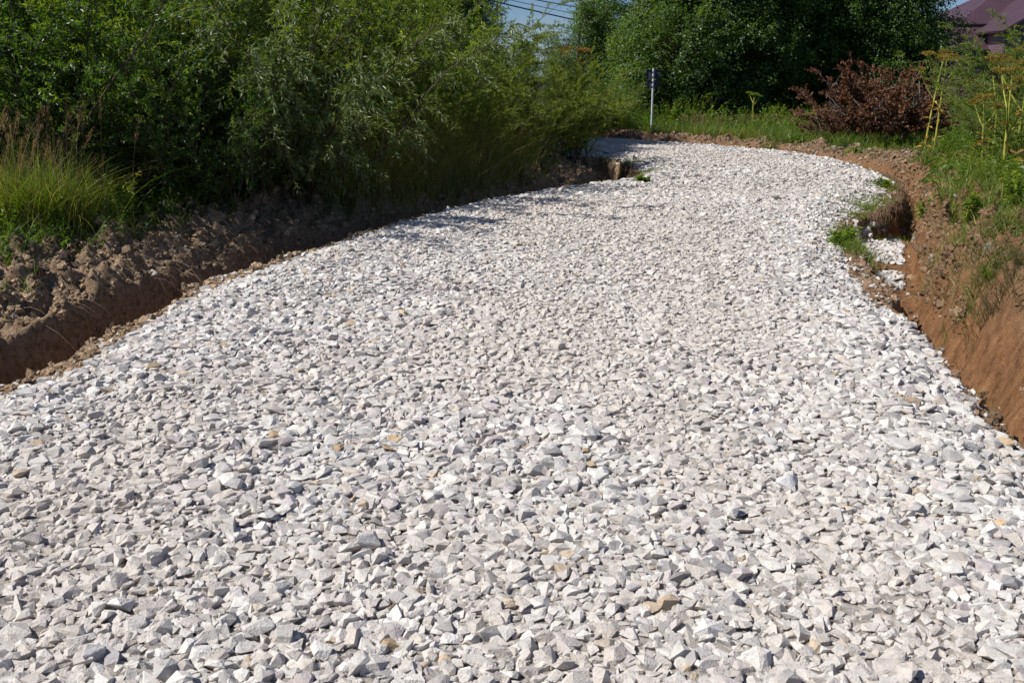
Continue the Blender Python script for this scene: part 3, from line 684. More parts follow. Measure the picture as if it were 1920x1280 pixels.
# hogweed: ribbed stalk, side rays and flat umbels, yellowed
def hogweed(px, Yd, H, label, seed, lean=.1, nb=3, mat='umbel', ur=.16, z=.3, group='tall yellowed hogweeds'):
    r = np.random.default_rng(seed); x, y = at(px, Yd, z); o = thing('hogweed', loc(x, y), label, 'hogweed', group)
    t = np.linspace(0, 1, 7); la = r.uniform(0, 6.28)
    st = np.stack([np.cos(la) * lean * H * t ** 1.3, np.sin(la) * .3 * lean * H * t, H * t - .03], 1)
    tops = [st[-1]]; bases = [st[-2]]; tb = [tubes(st[None], (.024 * (1 - .6 * t))[None], 8)]
    for b in range(nb):
        f = r.uniform(.48, .82); p0 = np.array([np.interp(f, t, st[:, i]) for i in range(3)]); az = la + math.pi * .5 + b * 2.4 + r.uniform(-.4, .4)
        Lb = H * r.uniform(.26, .42) * (1.25 - f * .5); q = np.linspace(0, 1, 5)
        pts = p0 + np.stack([np.cos(az) * Lb * .62 * q, np.sin(az) * Lb * .62 * q, Lb * (q * .65 + .3 * q ** 2)], 1)
        tb.append(tubes(pts[None], (.012 * (1 - .45 * q))[None], 6)); tops.append(pts[-1]); bases.append(pts[-2])
    v, f = cat(tb); mesh_np('stalk', v, f, M['hogstem'], o, smooth=True)
    for i, (tpt, bb) in enumerate(zip(tops, bases)):
        ax = nrm((tpt - bb)[None])[0]; n = 22; rr = ur * (1.0 if i == 0 else .75)
        an = r.uniform(0, 6.28, n); rad = rr * np.sqrt(r.random(n))
        e = tpt + np.stack([np.cos(an) * rad, np.sin(an) * rad, rr * .55 - rad * rad / rr * .28 + r.normal(0, .008, n)], 1)
        q = np.linspace(0, 1, 4); ray = tpt[None, None] * (1 - q)[None, :, None] + e[:, None] * q[None, :, None]; ray[:, :, 2] += (q * (1 - q))[None] * -.03
        rv = tubes(ray, np.full((n, 4), .0022), 3)
        m = 26; c = np.repeat(e, m, 0); off = r.normal(0, .017, (n * m, 3)) * np.array([1, 1, .35]); P = c + off
        lf = leafs(P, nrm(off + np.array([0, 0, .02])), r.uniform(.010, .022, n * m), r.uniform(.008, .016, n * m), r, 1.0)
        tri = np.concatenate([rv[1][:, [0, 1, 2]], rv[1][:, [0, 2, 3]]])
        vv, ff, cc = cat([(rv[0], tri, np.tile([[.6, .5, .5]], (len(rv[0]), 1))), lf])
        mesh_np('umbel', vv, ff, M[mat], o, col=cc)
    # a few yellowed sheath leaves on the stalk
    n = 70 if mat == 'ochre' else 14; f = r.uniform(.2 if mat == 'ochre' else .12, .95 if mat == 'ochre' else .6, n); P = np.stack([np.interp(f, t, st[:, i]) for i in range(3)], 1); an = r.uniform(0, 6.28, n)
    lf = leafs(P, np.stack([np.cos(an), np.sin(an), r.uniform(-.9, .2, n)], 1), r.uniform(.10, .2, n), r.uniform(.03, .07, n), r, .5)
    mesh_np('withered_leaves', lf[0], lf[1], M['ochre'], o, col=lf[2])
    return o
hogweed(1733, 18.6, 1.72, 'bare yellow green hogweed standing before the dark trees, its stalk fully visible', 41, .10, 3)
hogweed(1752, 18.9, 1.78, 'second hogweed close behind the bare stalked one', 42, .12, 2)
hogweed(1878, 12.6, 1.45, 'tall hogweed with a yellow tinged head near the photo\'s right border', 43, .05, 3)
hogweed(1900, 14.2, 1.75, 'hogweed with a wide golden umbel below the house roof', 44, .05, 3, ur=.26)
hogweed(1862, 15.4, 1.62, 'hogweed with a flat olive umbel at the willow shrub', 45, .05, 2, ur=.24)
hogweed(1822, 17.8, 1.2, 'short hogweed right of the withered bush', 46, .1, 2)
hogweed(1410, 27.6, 1.0, 'small green hogweed on the far verge under the trees', 47, .05, 3, 'weed', .10, group='hogweeds under the far trees')
hogweed(1335, 27.9, .95, 'thin hogweed on the far verge between the sign and the hollow', 48, .05, 3, 'weed', .10, group='hogweeds under the far trees')
hogweed(1064, 21.4, 2.0, 'ochre dried hogweed leaning out behind the willow thicket', 49, .12, 4, 'ochre', .2, group='hogweeds behind the thicket')
hogweed(1072, 24.5, 1.75, 'brown dried hogweed beside the slender young trees', 50, .12, 4, 'ochre', .2, group='hogweeds behind the thicket')

hogweed(1912, 11.6, 1.2, 'nearest hogweed with a bright yellow head by the photo\'s right border', 51, .08, 3, ur=.14)
hogweed(1840, 13.4, 1.05, 'low hogweed among the lobed plants on the right bank', 52, .12, 2, ur=.12)
# big lobed leaves
def lobed_leaf(r, size):
    out = [(0, 0)]; lob = 5
    for i in range(-lob, lob + 1):
        a = i / lob * 2.25; L = size * (1.0 - .10 * abs(i)) * (.95 if i % 2 == 0 else .55)
        for da, f in ((-.09, .72), (0, 1.0), (.09, .74)):
            out.append((L * f * math.sin(a + da), L * f * math.cos(a + da)))
    p = np.array(out); z = -.55 * (p ** 2).sum(1) / size + .08 * np.abs(p[:, 0]) + r.normal(0, .015 * size, len(p))
    V = np.column_stack([p[:, 0], p[:, 1], z]); n = len(out)
    F = np.array([[0, i, i + 1] for i in range(1, n - 1)])
    return V, F
def leafy_plant(name, x, y, n, size, H, seed, label, group, mat='hogleaf', catg='plant'):
    r = np.random.default_rng(seed); o = thing(name, loc(x, y, 0), label, catg, group); LV, SV = [], []
    for i in range(n):
        az = r.uniform(0, 6.28); L = H * r.uniform(.5, 1.1); q = np.linspace(0, 1, 5); out_ = r.uniform(.3, .9) * L
        pts = np.stack([np.cos(az) * out_ * q, np.sin(az) * out_ * q, L * (q - .3 * q ** 2)], 1); SV.append(tubes(pts[None], np.full((1, 5), .004), 5))
        v, f = lobed_leaf(r, size * r.uniform(.6, 1.15)); tilt = r.uniform(-.5, .35)
        Rm = np.array(Matrix.Rotation(az - math.pi / 2, 3, 'Z') @ Matrix.Rotation(tilt, 3, 'X') @ Matrix.Rotation(r.uniform(-.5, .5), 3, 'Y'))
        LV.append((v @ Rm.T + pts[-1], f, np.tile([[r.beta(2, 2.2), 0, 0]], (len(v), 1))))
    v, f = cat(SV); mesh_np('stems', v, f, M['hogstem'], o); v, f, c = cat(LV); mesh_np('leaves', v, f, M[mat], o, col=c)
    return o
GH = 'broad lobed plants on the right bank'
for i, (px, py, n, sz, H, lab) in enumerate([
  (1765, 368, 9, .20, .45, 'lobed green plant leaning over the top of the right ditch'), (1805, 345, 10, .22, .5, 'large lobed plant with bright leaves on the right bank top'),
  (1855, 330, 10, .22, .55, 'lobed plant below the tall yellow tinged hogweed'), (1900, 300, 10, .22, .6, 'lobed plant with yellowing leaves at the photo\'s right border'),
  (1790, 275, 9, .20, .4, 'lobed plant with yellow green leaves between ditch and willow'), (1720, 262, 8, .2, .3, 'low lobed plant at the foot of the bare stalked hogweed'),
  (1672, 270, 8, .2, .28, 'low lobed plant in front of the withered bush'), (1600, 278, 8, .2, .25, 'lobed plant on the verge at the bush\'s bare branches'),
  (1512, 262, 8, .2, .3, 'lobed plant at the end of the verge grass'), (1850, 400, 8, .16, .3, 'lobed plant half hidden in bank grass')]):
    x, y = ground_at(px, py + 8, .12); leafy_plant('lobed_plant', x, y, n, sz, H, 60 + i, lab, GH)
def weed(x, y, H, n, seed, label, group, mat='weed', LL=.09, LW=.035):
    r = np.random.default_rng(seed); o = thing('leafy_weed', loc(x, y, 0), label, 'weed', group); k = 7
    az = r.uniform(0, 6.28, n); q = np.linspace(0, 1, 6); L_ = H * r.uniform(.6, 1.1, n); ln = r.uniform(.1, .5, n)
    P = np.stack([np.cos(az)[:, None] * (L_ * ln)[:, None] * q ** 1.4, np.sin(az)[:, None] * (L_ * ln)[:, None] * q ** 1.4, L_[:, None] * (q - .15 * q ** 2)], 2) + r.normal(0, .05, (n, 1, 3)) * [1, 1, 0]
    v, f = tubes(P, np.tile((.004 * (1 - q) + .001)[None], (n, 1)), 4); mesh_np('stems', v, f, M['hogstem'], o)
    m = 22; si = np.repeat(np.arange(n), m); s = np.tile(np.linspace(.15, 1, m), n); fi = s * 5; i0 = np.minimum(fi.astype(int), 4); fr = (fi - i0)[:, None]
    PP = P[si, i0] * (1 - fr) + P[si, i0 + 1] * fr; a = r.uniform(0, 6.28, n * m)
    lf = leafs(PP, np.stack([np.cos(a), np.sin(a), r.uniform(-.1, .8, n * m)], 1), LL * r.uniform(.6, 1.2, n * m) * (1.1 - .5 * s), LW * r.uniform(.7, 1.2, n * m), r, 1.2, droop=.25)
    mesh_np('leaves', lf[0], lf[1], M[mat], o, col=lf[2]); return o
GWD = 'leafy weeds along the ditches'
for i, (px, py, H, n, lab) in enumerate([(235, 425, .55, 9, 'bright leafy weed at the grass edge over the crumbly left bank'), (120, 330, .8, 8, 'tall leafy weed among the reddish grass heads'), (1585, 425, .22, 12, 'green weed clinging to the gravel edge by the overhanging turf'),
      (1660, 330, .18, 10, 'small weed on the turf where the right ditch begins'), (860, 325, .35, 8, 'sunlit weed on the root covered left bank'), (1205, 328, .12, 8, 'small weed on the soil lump by the bend corner'), (1090, 318, .3, 12, 'weed at the foot of the corner willow'),
      (1740, 380, .35, 10, 'weed hanging over the right bank by the lobed plant'), (1880, 375, .45, 12, 'leafy weed on the upper right bank'), (1830, 430, .3, 10, 'weed with slim leaves in the bank grass'), (1905, 430, .4, 10, 'weed at the photo\'s right border above the dry grass'),
      (1885, 330, 1.0, 14, 'tall leafy weed in front of the nearest hogweed'), (1915, 345, 1.1, 14, 'tallest leafy weed on the right bank at the photo\'s right border'), (1840, 300, .9, 14, 'tall leafy weed left of the tall yellow tinged hogweed'), (1795, 285, .7, 14, 'leafy weed behind the lobed plants'),
      (1505, 260, .25, 10, 'weed beside the pale dry twigs on the verge'), (420, 352, .5, 7, 'pale leafed weed in front of the dark shrubs')]):
    x, y = ground_at(px, py, .15); weed(x, y, H, n, 80 + i, lab, GWD)

# ------------------------------------------------------------------ grass
def cut_z(x, y): return terrain(x, y) - .01
def grass_field(name, n, xr, yr, mask, hfun, wid, lean, mat, label, seed, vm=.4, vs=.18, segs=3):
    r = np.random.default_rng(seed); x = r.uniform(*xr, n); y = r.uniform(*yr, n)
    z, d, dw, p, s, b = terrain(x, y, True); k = mask(x, y, d, dw, p, s, r); x, y, z, d, s = x[k], y[k], z[k], d[k], s[k]
    n = len(x); H = hfun(x, y, r); az = r.uniform(0, 6.28, n)
    val = np.stack([np.clip(r.normal(vm, vs, n) + .25 * fbm(x, y, .9, 2, 5), 0, 1)] * 3, 1)
    v, f, c = blades(np.stack([x, y, z - .01], 1), H, wid * r.uniform(.6, 1.3, n) * (1 + y / 22), r.uniform(*lean, n), az, r, segs, val)
    o = mesh_np(name, v, f, M[mat], col=c); tag(o, label, 'grass', None, 'stuff'); print(name, n); return o
def turf_right(x, y, d, dw, p, s, r):
    t = fbm(x, y, 1.1, 3, 91) + .5 * fbm(x, y, 4, 2, 92)
    return (s > .78) & (dw > p[:, 3] + .06) & ((t > .06 - .6 * np.clip((dw - p[:, 3] - .25) / .8, 0, 1.6) - .5 * np.clip((y - 8.5) / 3, 0, 1))) & (np.abs(x) < y * .62 + 2)
grass_field('grass', 260000, (2.5, 13), (3, 26), turf_right, lambda x, y, r: r.uniform(.08, .30, len(x)) * (1 + 1.0 * np.clip(fbm(x, y, .8, 2, 93) * 3, 0, 1)), .005, (.2, 1.0), 'grass', 'green grass on the bank above the right ditch', 101)
def far_verge(x, y, d, dw, p, s, r):
    return (s > .3) & (s < .85) & (dw > .62 + .9 * fbm(x, y, 1.2, 3, 94)) & (dw < 5)
grass_field('grass', 60000, (3, 12), (9, 26), lambda x, y, d, dw, p, s, r: (s > .45) & (d > .12) & (dw > p[:, 3] - .05) & (fbm(x, y, 1.8, 3, 107) > .10), lambda x, y, r: r.uniform(.06, .22, len(x)), .005, (.2, 1.0), 'grass', 'patchy grass on the soil heaps round the bend', 108, .45)
grass_field('grass', 40000, (2.5, 6), (3.5, 10), lambda x, y, d, dw, p, s, r: (s > .85) & (dw > p[:, 3] - .15) & (fbm(x, y, 2.4, 3, 109) > .16), lambda x, y, r: r.uniform(.05, .18, len(x)), .004, (.3, 1.2), 'drygrass', 'dry grass wisps on the right clay bank', 110, .5)
grass_field('grass', 130000, (-3, 13.5), (21, 33), far_verge, lambda x, y, r: r.uniform(.14, .48, len(x)), .006, (.15, .7), 'grass', 'grass belt on the far verge beneath the trees', 102, .45)
def left_bank(x, y, d, dw, p, s, r):
    t = fbm(x, y, 1.4, 3, 95)
    return (s < .3) & (dw > p[:, 3] + .75 - .9 * t) & (dw < 5) & (r.random(len(x)) < .75)
grass_field('grass', 120000, (-7.5, 3), (6, 22), left_bank, lambda x, y, r: r.uniform(.08, .30, len(x)), .005, (.2, .9), 'grass', 'grass growing under the willows behind the left ditch', 103, .36)
def sparse_shoulder(x, y, d, dw, p, s, r):
    t = fbm(x, y, 2.0, 2, 96)
    return (d > .04) & (dw < p[:, 3] + .25 + .5 * (s < .3)) & (t > .22) & (r.random(len(x)) < .5) & ((dw < p[:, 0] + .05) | (dw > p[:, 3] - .22))
grass_field('grass', 60000, (-5, 7), (3.5, 22), sparse_shoulder, lambda x, y, r: r.uniform(.04, .13, len(x)), .004, (.3, 1.0), 'grass', 'sparse grass sprouting on the ditch shoulders', 104, .35)

def tuft(name, px, py, z, n, rad, H, label, group, mat='grass', wid=.005, lean=(.1, .7), seed=0, vm=.45, ry=None, dirn=None, vs=.2):
    r = np.random.default_rng(seed + 500); x0, y0 = ground_at(px, py, z) if not isinstance(px, tuple) else px
    a = r.normal(0, rad, n); b = r.normal(0, ry or rad, n); zz = terrain(a + x0, b + y0)
    az = r.uniform(0, 6.28, n) if dirn is None else r.normal(dirn, .5, n); b0 = zat(x0, y0)
    val = np.stack([np.clip(r.normal(vm, vs, n), 0, 1)] * 3, 1)
    v, f, c = blades(np.stack([a, b, zz - b0 - .01], 1), H * r.uniform(.45, 1.1, n), wid * r.uniform(.6, 1.3, n), r.uniform(*lean, n), az, r, 5, val)
    o = mesh_np(name, v, f, M[mat], col=c); o.location = (x0, y0, b0); tag(o, label, 'grass tuft', group)
    if name == 'turf_tuft': o['kind'] = 'stuff'
    return o
GG = 'tall grass clumps on the left bank'
for i, (px, py, n, rad, H, lab) in enumerate([(5, 442, 1400, .22, .74, 'tall yellow green grass clump at the photo\'s left border'), (70, 438, 1700, .22, .88, 'tallest yellow green grass clump on the crumbly left bank'),
        (130, 434, 1000, .16, .55, 'yellow green grass clump beside the bright leafy weed'), (40, 420, 900, .3, .85, 'long grass clump standing behind the front ones')]):
    tuft('grass_clump', px, py, .2, n, rad, H, lab, GG, seed=i, vm=.5, vs=.3, lean=(.05, .9), ry=.13)
GM = 'tall meadow grass in front of the willow thicket'
for i, (px, py, n, rad, H, vm_, lab) in enumerate([(625, 352, 1300, .35, .95, .60, 'tall grass clump against the dark willow where the bank turns shaded'), (690, 340, 1900, .45, 1.25, .82, 'tallest reddish yellow meadow grass clump before the feathery willow'),
        (750, 332, 1900, .45, 1.25, .76, 'yellow green meadow grass clump right of the reddish one'), (815, 322, 1800, .45, 1.1, .80, 'meadow grass clump with brown stalks before the bushy willow'), (875, 314, 1500, .4, .9, .68, 'green meadow grass clump above the root matted clods'), (930, 307, 1200, .35, .75, .6, 'shorter meadow grass clump near the thicket end')]):
    tuft('grass_clump', px, py, .2, n, rad, H, lab, GM, seed=70 + i, vm=vm_, vs=.3, lean=(.1, .9), ry=.4, wid=.006)
GO = 'dry grass tufts on the right bank'
for i, (px, py, n, rad, H, mat, dr, lab) in enumerate([(1888, 515, 420, .10, .15, 'drygrass', 3.6, 'olive dry grass tuft flopping down the right clay bank'), (1925, 505, 420, .12, .17, 'drygrass', 3.6, 'dry grass tuft over the bank at the photo\'s right border'),
        (1905, 480, 700, .2, .26, 'grass', None, 'green grass tuft above the flopping dry tuft'), (1905, 640, 260, .06, .14, 'grass', None, 'small green tuft low on the clay bank'), (1845, 500, 420, .1, .2, 'grass', None, 'green tuft left of the flopping dry tuft'), (1790, 440, 380, .1, .2, 'grass', None, 'green tuft on the bank top nearest the spilled stones')]):
    tuft('grass_tuft', px, py, .25, n, rad, H, lab, GO, mat, seed=20 + i, lean=(.3, .9), dirn=dr)
# overhanging turf with hanging roots at the right bend
GTF = 'turf edge at the right ditch bend'
for i, (px, py, n, rx, ry, H, lab) in enumerate([(1585, 428, 500, .10, .25, .16, 'green grass on the gravel edge where the road narrows'), (1592, 470, 700, .07, .35, .2, 'long green grass strip beside the spilled white stones'),
        (1600, 398, 400, .18, .1, .12, 'turf at the overhang above the spilled stones'), (1640, 372, 500, .2, .25, .14, 'turf on the overhanging lip of the right ditch'), (1664, 350, 700, .2, .3, .16, 'turf where the right ditch begins'), (1622, 384, 700, .2, .2, .15, 'turf and weeds between the overhang and the gravel'), (1160, 303, 600, .22, .10, .16, 'turf on the cut bank at the bend corner'), (1205, 322, 400, .15, .2, .14, 'grass on the soil lump at the bend corner')]):
    x0, y0 = ground_at(px, py, 0); x0 += .12
    tuft('turf_tuft', (x0, y0), 0, 0, n, rx, H, lab, GTF, seed=40 + i, ry=ry, lean=(.2, .9))
r = np.random.default_rng(77)
def roots(label, pts, n, L_, seed):
    r = np.random.default_rng(seed); pts = np.array(pts); t = r.random(n) * (len(pts) - 1); i0 = np.minimum(t.astype(int), len(pts) - 2); fr = (t - i0)[:, None]
    P = pts[i0] * (1 - fr) + pts[i0 + 1] * fr; b = P.mean(0); nr = r.normal(0, .03, (n, 2))
    P0 = np.column_stack([P[:, 0] - b[0] + nr[:, 0], P[:, 1] - b[1] + nr[:, 1], P[:, 2]])
    q = np.linspace(0, 1, 5); l = L_ * r.uniform(.3, 1.1, n)
    PP = P0[:, None] + np.stack([r.normal(0, .05, n)[:, None] * q, r.normal(0, .05, n)[:, None] * q, -l[:, None] * q], 2) + r.normal(0, .006, (n, 5, 3))
    v, f = tubes(PP, np.tile((.0035 * (1 - q) + .0008)[None], (n, 1)), 3)
    o = mesh_np('hanging_roots', v, f, M['root']); o.location = (b[0], b[1], 0); tag(o, label, 'roots', 'matted roots hanging from cut ditch edges', 'stuff')
e = []
for i in (33, 32, 31, 30):
    a = EV[i]; c = EV[i + 1]; t_ = nrm((c - a)[None])[0]; nn = np.array([t_[1], -t_[0]])
    if road_query([a[0] + nn[0] * .1], [a[1] + nn[1] * .1])[0][0] < 0: nn = -nn
    q_ = a + nn * (EP[i][0] + .05); e.append((q_[0], q_[1], -.04))
roots('matted brown roots hanging from the turf overhang in the right ditch', e, 900, .38, 1)
e = []
for i in (15, 16, 17):
    a = EV[i]; c = EV[i + 1]; t_ = nrm((c - a)[None])[0]; nn = np.array([t_[1], -t_[0]])
    if road_query([a[0] + nn[0] * .1], [a[1] + nn[1] * .1])[0][0] < 0: nn = -nn
    q_ = a + nn * (EP[i][0] + .04); e.append((q_[0], q_[1], -.05))
roots('brown roots hanging from the cut bank at the bend corner', e, 1400, .45, 2)
# roots and straw on the far wall of the left ditch
def bank_straw(n, seed):
    r = np.random.default_rng(seed); x = r.uniform(-5, 2.4, n); y = r.uniform(4, 19, n); z, d, dw, p, sd, b = terrain(x, y, True)
    k = (sd < .3) & (np.abs(dw - p[:, 3] - .12) < .16) & (fbm(x, y, 2.2, 2, 88) > .0); x, y, z = x[k], y[k], z[k]; n = len(x)
    g = 1e-2; gx_ = (road_query(x + g, y)[0] - road_query(x - g, y)[0]); gy_ = (road_query(x, y + g)[0] - road_query(x, y - g)[0]); G = -nrm(np.stack([gx_, gy_], 1)) + r.normal(0, .5, (n, 2))
    q = np.linspace(0, 1, 6); l = r.uniform(.08, .34, n)
    P = np.stack([x[:, None] + G[:, :1] * l[:, None] * .8 * q, y[:, None] + G[:, 1:] * l[:, None] * .8 * q, z[:, None] + .01 + l[:, None] * (.35 * q - 1.1 * q * q)], 2)
    v, f = tubes(P, np.tile((.0026 * (1 - q) + .0008)[None], (n, 1)), 3)
    o = mesh_np('hanging_roots', v, f, M['root']); tag(o, 'dry straw and roots hanging over the far wall of the left ditch', 'roots', 'matted roots hanging from cut ditch edges', 'stuff')
bank_straw(22000, 3)

# grasses with seed heads
def seed_grass(name, pts, H, seed, label, mat='seed', rad=.18, n=40, head=.22):
    r = np.random.default_rng(seed); V_, S_ = [], []
    P = []
    for (x0, y0) in pts: P.append(np.stack([x0 + r.normal(0, rad, n), y0 + r.normal(0, rad, n)], 1))
    P = np.concatenate(P); N = len(P); z = terrain(P[:, 0], P[:, 1]); Hh = H * r.uniform(.6, 1.15, N); az = r.normal(.3, 1.2, N); ln = r.uniform(.05, .35, N)
    q = np.linspace(0, 1, 6)
    PP = np.stack([P[:, :1] + np.cos(az)[:, None] * (Hh * ln)[:, None] * q ** 2, P[:, 1:2] + np.sin(az)[:, None] * (Hh * ln)[:, None] * q ** 2, z[:, None] + Hh[:, None] * (q - .1 * q ** 2)], 2)
    v, f = tubes(PP, np.tile((.0022 * (1 - q * .6))[None], (N, 1)), 3)
    m = 46; gi = np.repeat(np.arange(N), m); s = 1 - head * r.random(N * m) ** .8; fi = s * 5; i0 = np.minimum(fi.astype(int), 4); fr = (fi - i0)[:, None]
    LP = PP[gi, i0] * (1 - fr) + PP[gi, i0 + 1] * fr; D = nrm(PP[gi, 5] - PP[gi, 4]) + r.normal(0, .35, (N * m, 3))
    LP = LP + r.normal(0, .008, LP.shape)
    lf = leafs(LP, D, r.uniform(.015, .035, N * m), r.uniform(.003, .007, N * m), r)
    tri = np.concatenate([f[:, [0, 1, 2]], f[:, [0, 2, 3]]])
    vv, ff, cc = cat([(v, tri, np.tile([[.75, .5, .5]], (len(v), 1))), lf])
    o = mesh_np(name, vv, ff, M[mat], col=cc); tag(o, label, 'grass', None, 'stuff'); return o
seed_grass('seed_grass', [ground_at(a, b, .2) for a, b in ((10, 440), (60, 436), (110, 430), (40, 420), (140, 430), (-20, 440), (90, 415))], 1.15, 1, 'reddish brown seed heads standing over the tall grass', rad=.22, n=14)
seed_grass('seed_grass', [(at(px, yd)) for px in range(1290, 1560, 30) for yd in (26.6,)], .55, 2, 'pinkish brown seed heads along the far verge grass', rad=.35, n=34)
seed_grass('seed_grass', [ground_at(a, b, .2) for a, b in ((640, 350), (700, 340), (760, 330), (820, 322), (880, 315), (930, 308))], .95, 3, 'brown grass stalks in front of the willows', rad=.35, n=26, head=.3)

# yellow green weeds on the far verge: tall grass of goldenrod-like plants
for i, (px, yd, H, lab) in enumerate([(1075, 24.6, .9, 'yellow green weed left of the far verge'), (1100, 25.2, 1.0, 'yellow green weed in the middle of the far clump'), (1125, 25.8, 1.0, 'yellow green weed at the shrub left of the sign'), (1150, 26.4, .9, 'yellow green weed nearest the sign'),
        (1170, 27.2, 1.0, 'tall weed against the leafy tree at the sign'), (1260, 28.0, 1.0, 'leafy weed right of the sign pole'), (1300, 28.0, 1.1, 'tall leafy weed under the bushy bright tree'), (1450, 28.0, .8, 'leafy weed in front of the dark hollow')]):
    x, y = at(px, yd); weed(x, y, H, 26, 120 + i, lab, 'weeds on the far verge', LL=.11, LW=.03)

def weed_field(name, n, xr, yr, mask, Hf, mat, label, seed, m=14, LL=.07, LW=.028, vm=.42):
    r = np.random.default_rng(seed); x = r.uniform(*xr, n); y = r.uniform(*yr, n)
    z, d, dw, p, s, b = terrain(x, y, True); k = mask(x, y, d, dw, p, s, r); x, y, z = x[k], y[k], z[k]; n = len(x)
    H = Hf(x, y, r); az = r.uniform(0, 6.28, n); ln = r.uniform(.05, .6, n); q = np.linspace(0, 1, 4)
    P = np.stack([x[:, None] + np.cos(az)[:, None] * (H * ln)[:, None] * q ** 1.4, y[:, None] + np.sin(az)[:, None] * (H * ln)[:, None] * q ** 1.4, z[:, None] - .02 + H[:, None] * (q - .15 * q * q)], 2)
    v, f = tubes(P, np.tile((.0030 * (1 - q) + .001)[None], (n, 1)), 3)
    si = np.repeat(np.arange(n), m); t = np.tile(np.linspace(.1, 1, m), n); fi = t * 3; i0 = np.minimum(fi.astype(int), 2); fr = (fi - i0)[:, None]
    PP = P[si, i0] * (1 - fr) + P[si, i0 + 1] * fr; a = r.uniform(0, 6.28, n * m); lv_ = r.normal(vm, .15, n)[si] + r.normal(0, .1, n * m)
    val = np.repeat(np.clip(lv_, 0, 1)[:, None], 3, 1)
    sc_ = r.uniform(.6, 1.4, n)[si]
    lf = leafs(PP, np.stack([np.cos(a), np.sin(a), r.uniform(-.2, .9, n * m)], 1), LL * sc_ * r.uniform(.6, 1.2, n * m) * (1.1 - .5 * t), LW * sc_ * r.uniform(.6, 1.3, n * m), r, 1.2, droop=.25, val=val)
    tri = np.concatenate([f[:, [0, 1, 2]], f[:, [0, 2, 3]]]); vv, ff, cc = cat([(v, tri, np.tile([[.5, .5, .5]], (len(v), 1))), lf])
    o = mesh_np(name, vv, ff, M[mat], col=cc); tag(o, label, 'undergrowth', None, 'stuff'); print(name, n); return o
weed_field('undergrowth', 24000, (3.2, 14), (5, 27), lambda x, y, d, dw, p, s, r: (s > .85) & (dw > p[:, 3] + .95 - .6 * np.clip((y - 8) / 3, 0, 1) + .6 * fbm(x, y, 1.0, 2, 98)) & (x < y * .62 + 1.5), lambda x, y, r: r.uniform(.15, .6, len(x)) * (1 + .5 * fbm(x, y, .6, 2, 99)), 'weed', 'leafy green undergrowth covering the right bank', 201)
weed_field('undergrowth', 7000, (-4, 14), (23, 34), lambda x, y, d, dw, p, s, r: (s > .3) & (s < .85) & (dw > 2.0 + 1.2 * fbm(x, y, .8, 2, 97)), lambda x, y, r: r.uniform(.25, .9, len(x)), 'weed', 'undergrowth at the foot of the far trees', 202, LL=.09, LW=.04)
weed_field('undergrowth', 8000, (-8, 3.5), (6, 21), lambda x, y, d, dw, p, s, r: (s < .3) & (dw > p[:, 3] + .8 + .5 * fbm(x, y, 1.1, 2, 96)) & (dw < 4.5), lambda x, y, r: r.uniform(.12, .5, len(x)), 'weed', 'undergrowth below the willow thicket', 203, vm=.25)

# ------------------------------------------------------------------ sign seen from behind
gal = NT('galvanised steel'); Pn = gal.n('ShaderNodeTexCoord').outputs['Object']; nn_ = gal.noise(14, 4, .6, Pn)
gal.bsdf(gal.ramp(nn_.outputs[0], [(.35, (.40, .42, .45)), (.65, (.58, .60, .62))]), .5, None, .5)
dk = NT('grey painted sheet back'); nn_ = dk.noise(20, 3, .5, dk.n('ShaderNodeTexCoord').outputs['Object'])
dk.bsdf(dk.ramp(nn_.outputs[0], [(.35, (.03, .036, .045)), (.65, (.05, .06, .072))]), .7, None, .2)
def box_bm(bm, c, s, bev=0.0):
    m = bmesh.ops.create_cube(bm, size=1, matrix=Matrix.Translation(c) @ Matrix.Diagonal((*s, 1)))
    if bev:
        es = list({e for v in m['verts'] for e in v.link_edges}); bmesh.ops.bevel(bm, geom=es, offset=bev, segments=2, affect='EDGES')
def bmobj(name, bm, mat, parent=None):
    me = bpy.data.meshes.new(name); bm.to_mesh(me); bm.free(); me.materials.append(mat); o = bpy.data.objects.new(name, me); COL.objects.link(o)
    if parent is not None: o.parent = parent
    return o
x, y = at(1221, 26.2); sz = zat(x, y)
sg = thing('sign_post', (x, y, sz - .02), 'two dark metal plates seen from behind on a grey steel pole', 'sign', None, -.12)
Hs = CAMZ - sz + (140 - 130) / FPX * 27; 
bm = bmesh.new(); bmesh.ops.create_cone(bm, cap_ends=True, segments=20, radius1=.026, radius2=.026, depth=Hs, matrix=Matrix.Translation((0, 0, Hs / 2)))
pole = bmobj('pole', bm, gal.m, sg)
bm = bmesh.new(); bmesh.ops.create_cone(bm, cap_ends=True, segments=20, radius1=.029, radius2=.023, depth=.02, matrix=Matrix.Translation((0, 0, Hs + .01))); bmobj('cap', bm, gal.m, sg)
for (zc, w_, h_) in ((Hs - .12, .35, .235), (Hs - .365, .30, .21)):
    bm = bmesh.new(); box_bm(bm, (0, .045, zc), (w_, .004, h_))
    for sx in (-1, 1): box_bm(bm, (sx * (w_ / 2 - .004), .035, zc), (.006, .018, h_ - .01))
    for sz_ in (-1, 1): box_bm(bm, (0, .035, zc + sz_ * (h_ / 2 - .004)), (w_ - .01, .018, .006))
    pl = bmobj('plate', bm, dk.m, sg)
    for sz_ in (-.06, .06): bm = bmesh.new(); box_bm(bm, (0, .006, zc + sz_), (.10, .075, .022), .003); bmobj('clamp', bm, dk.m, pl)

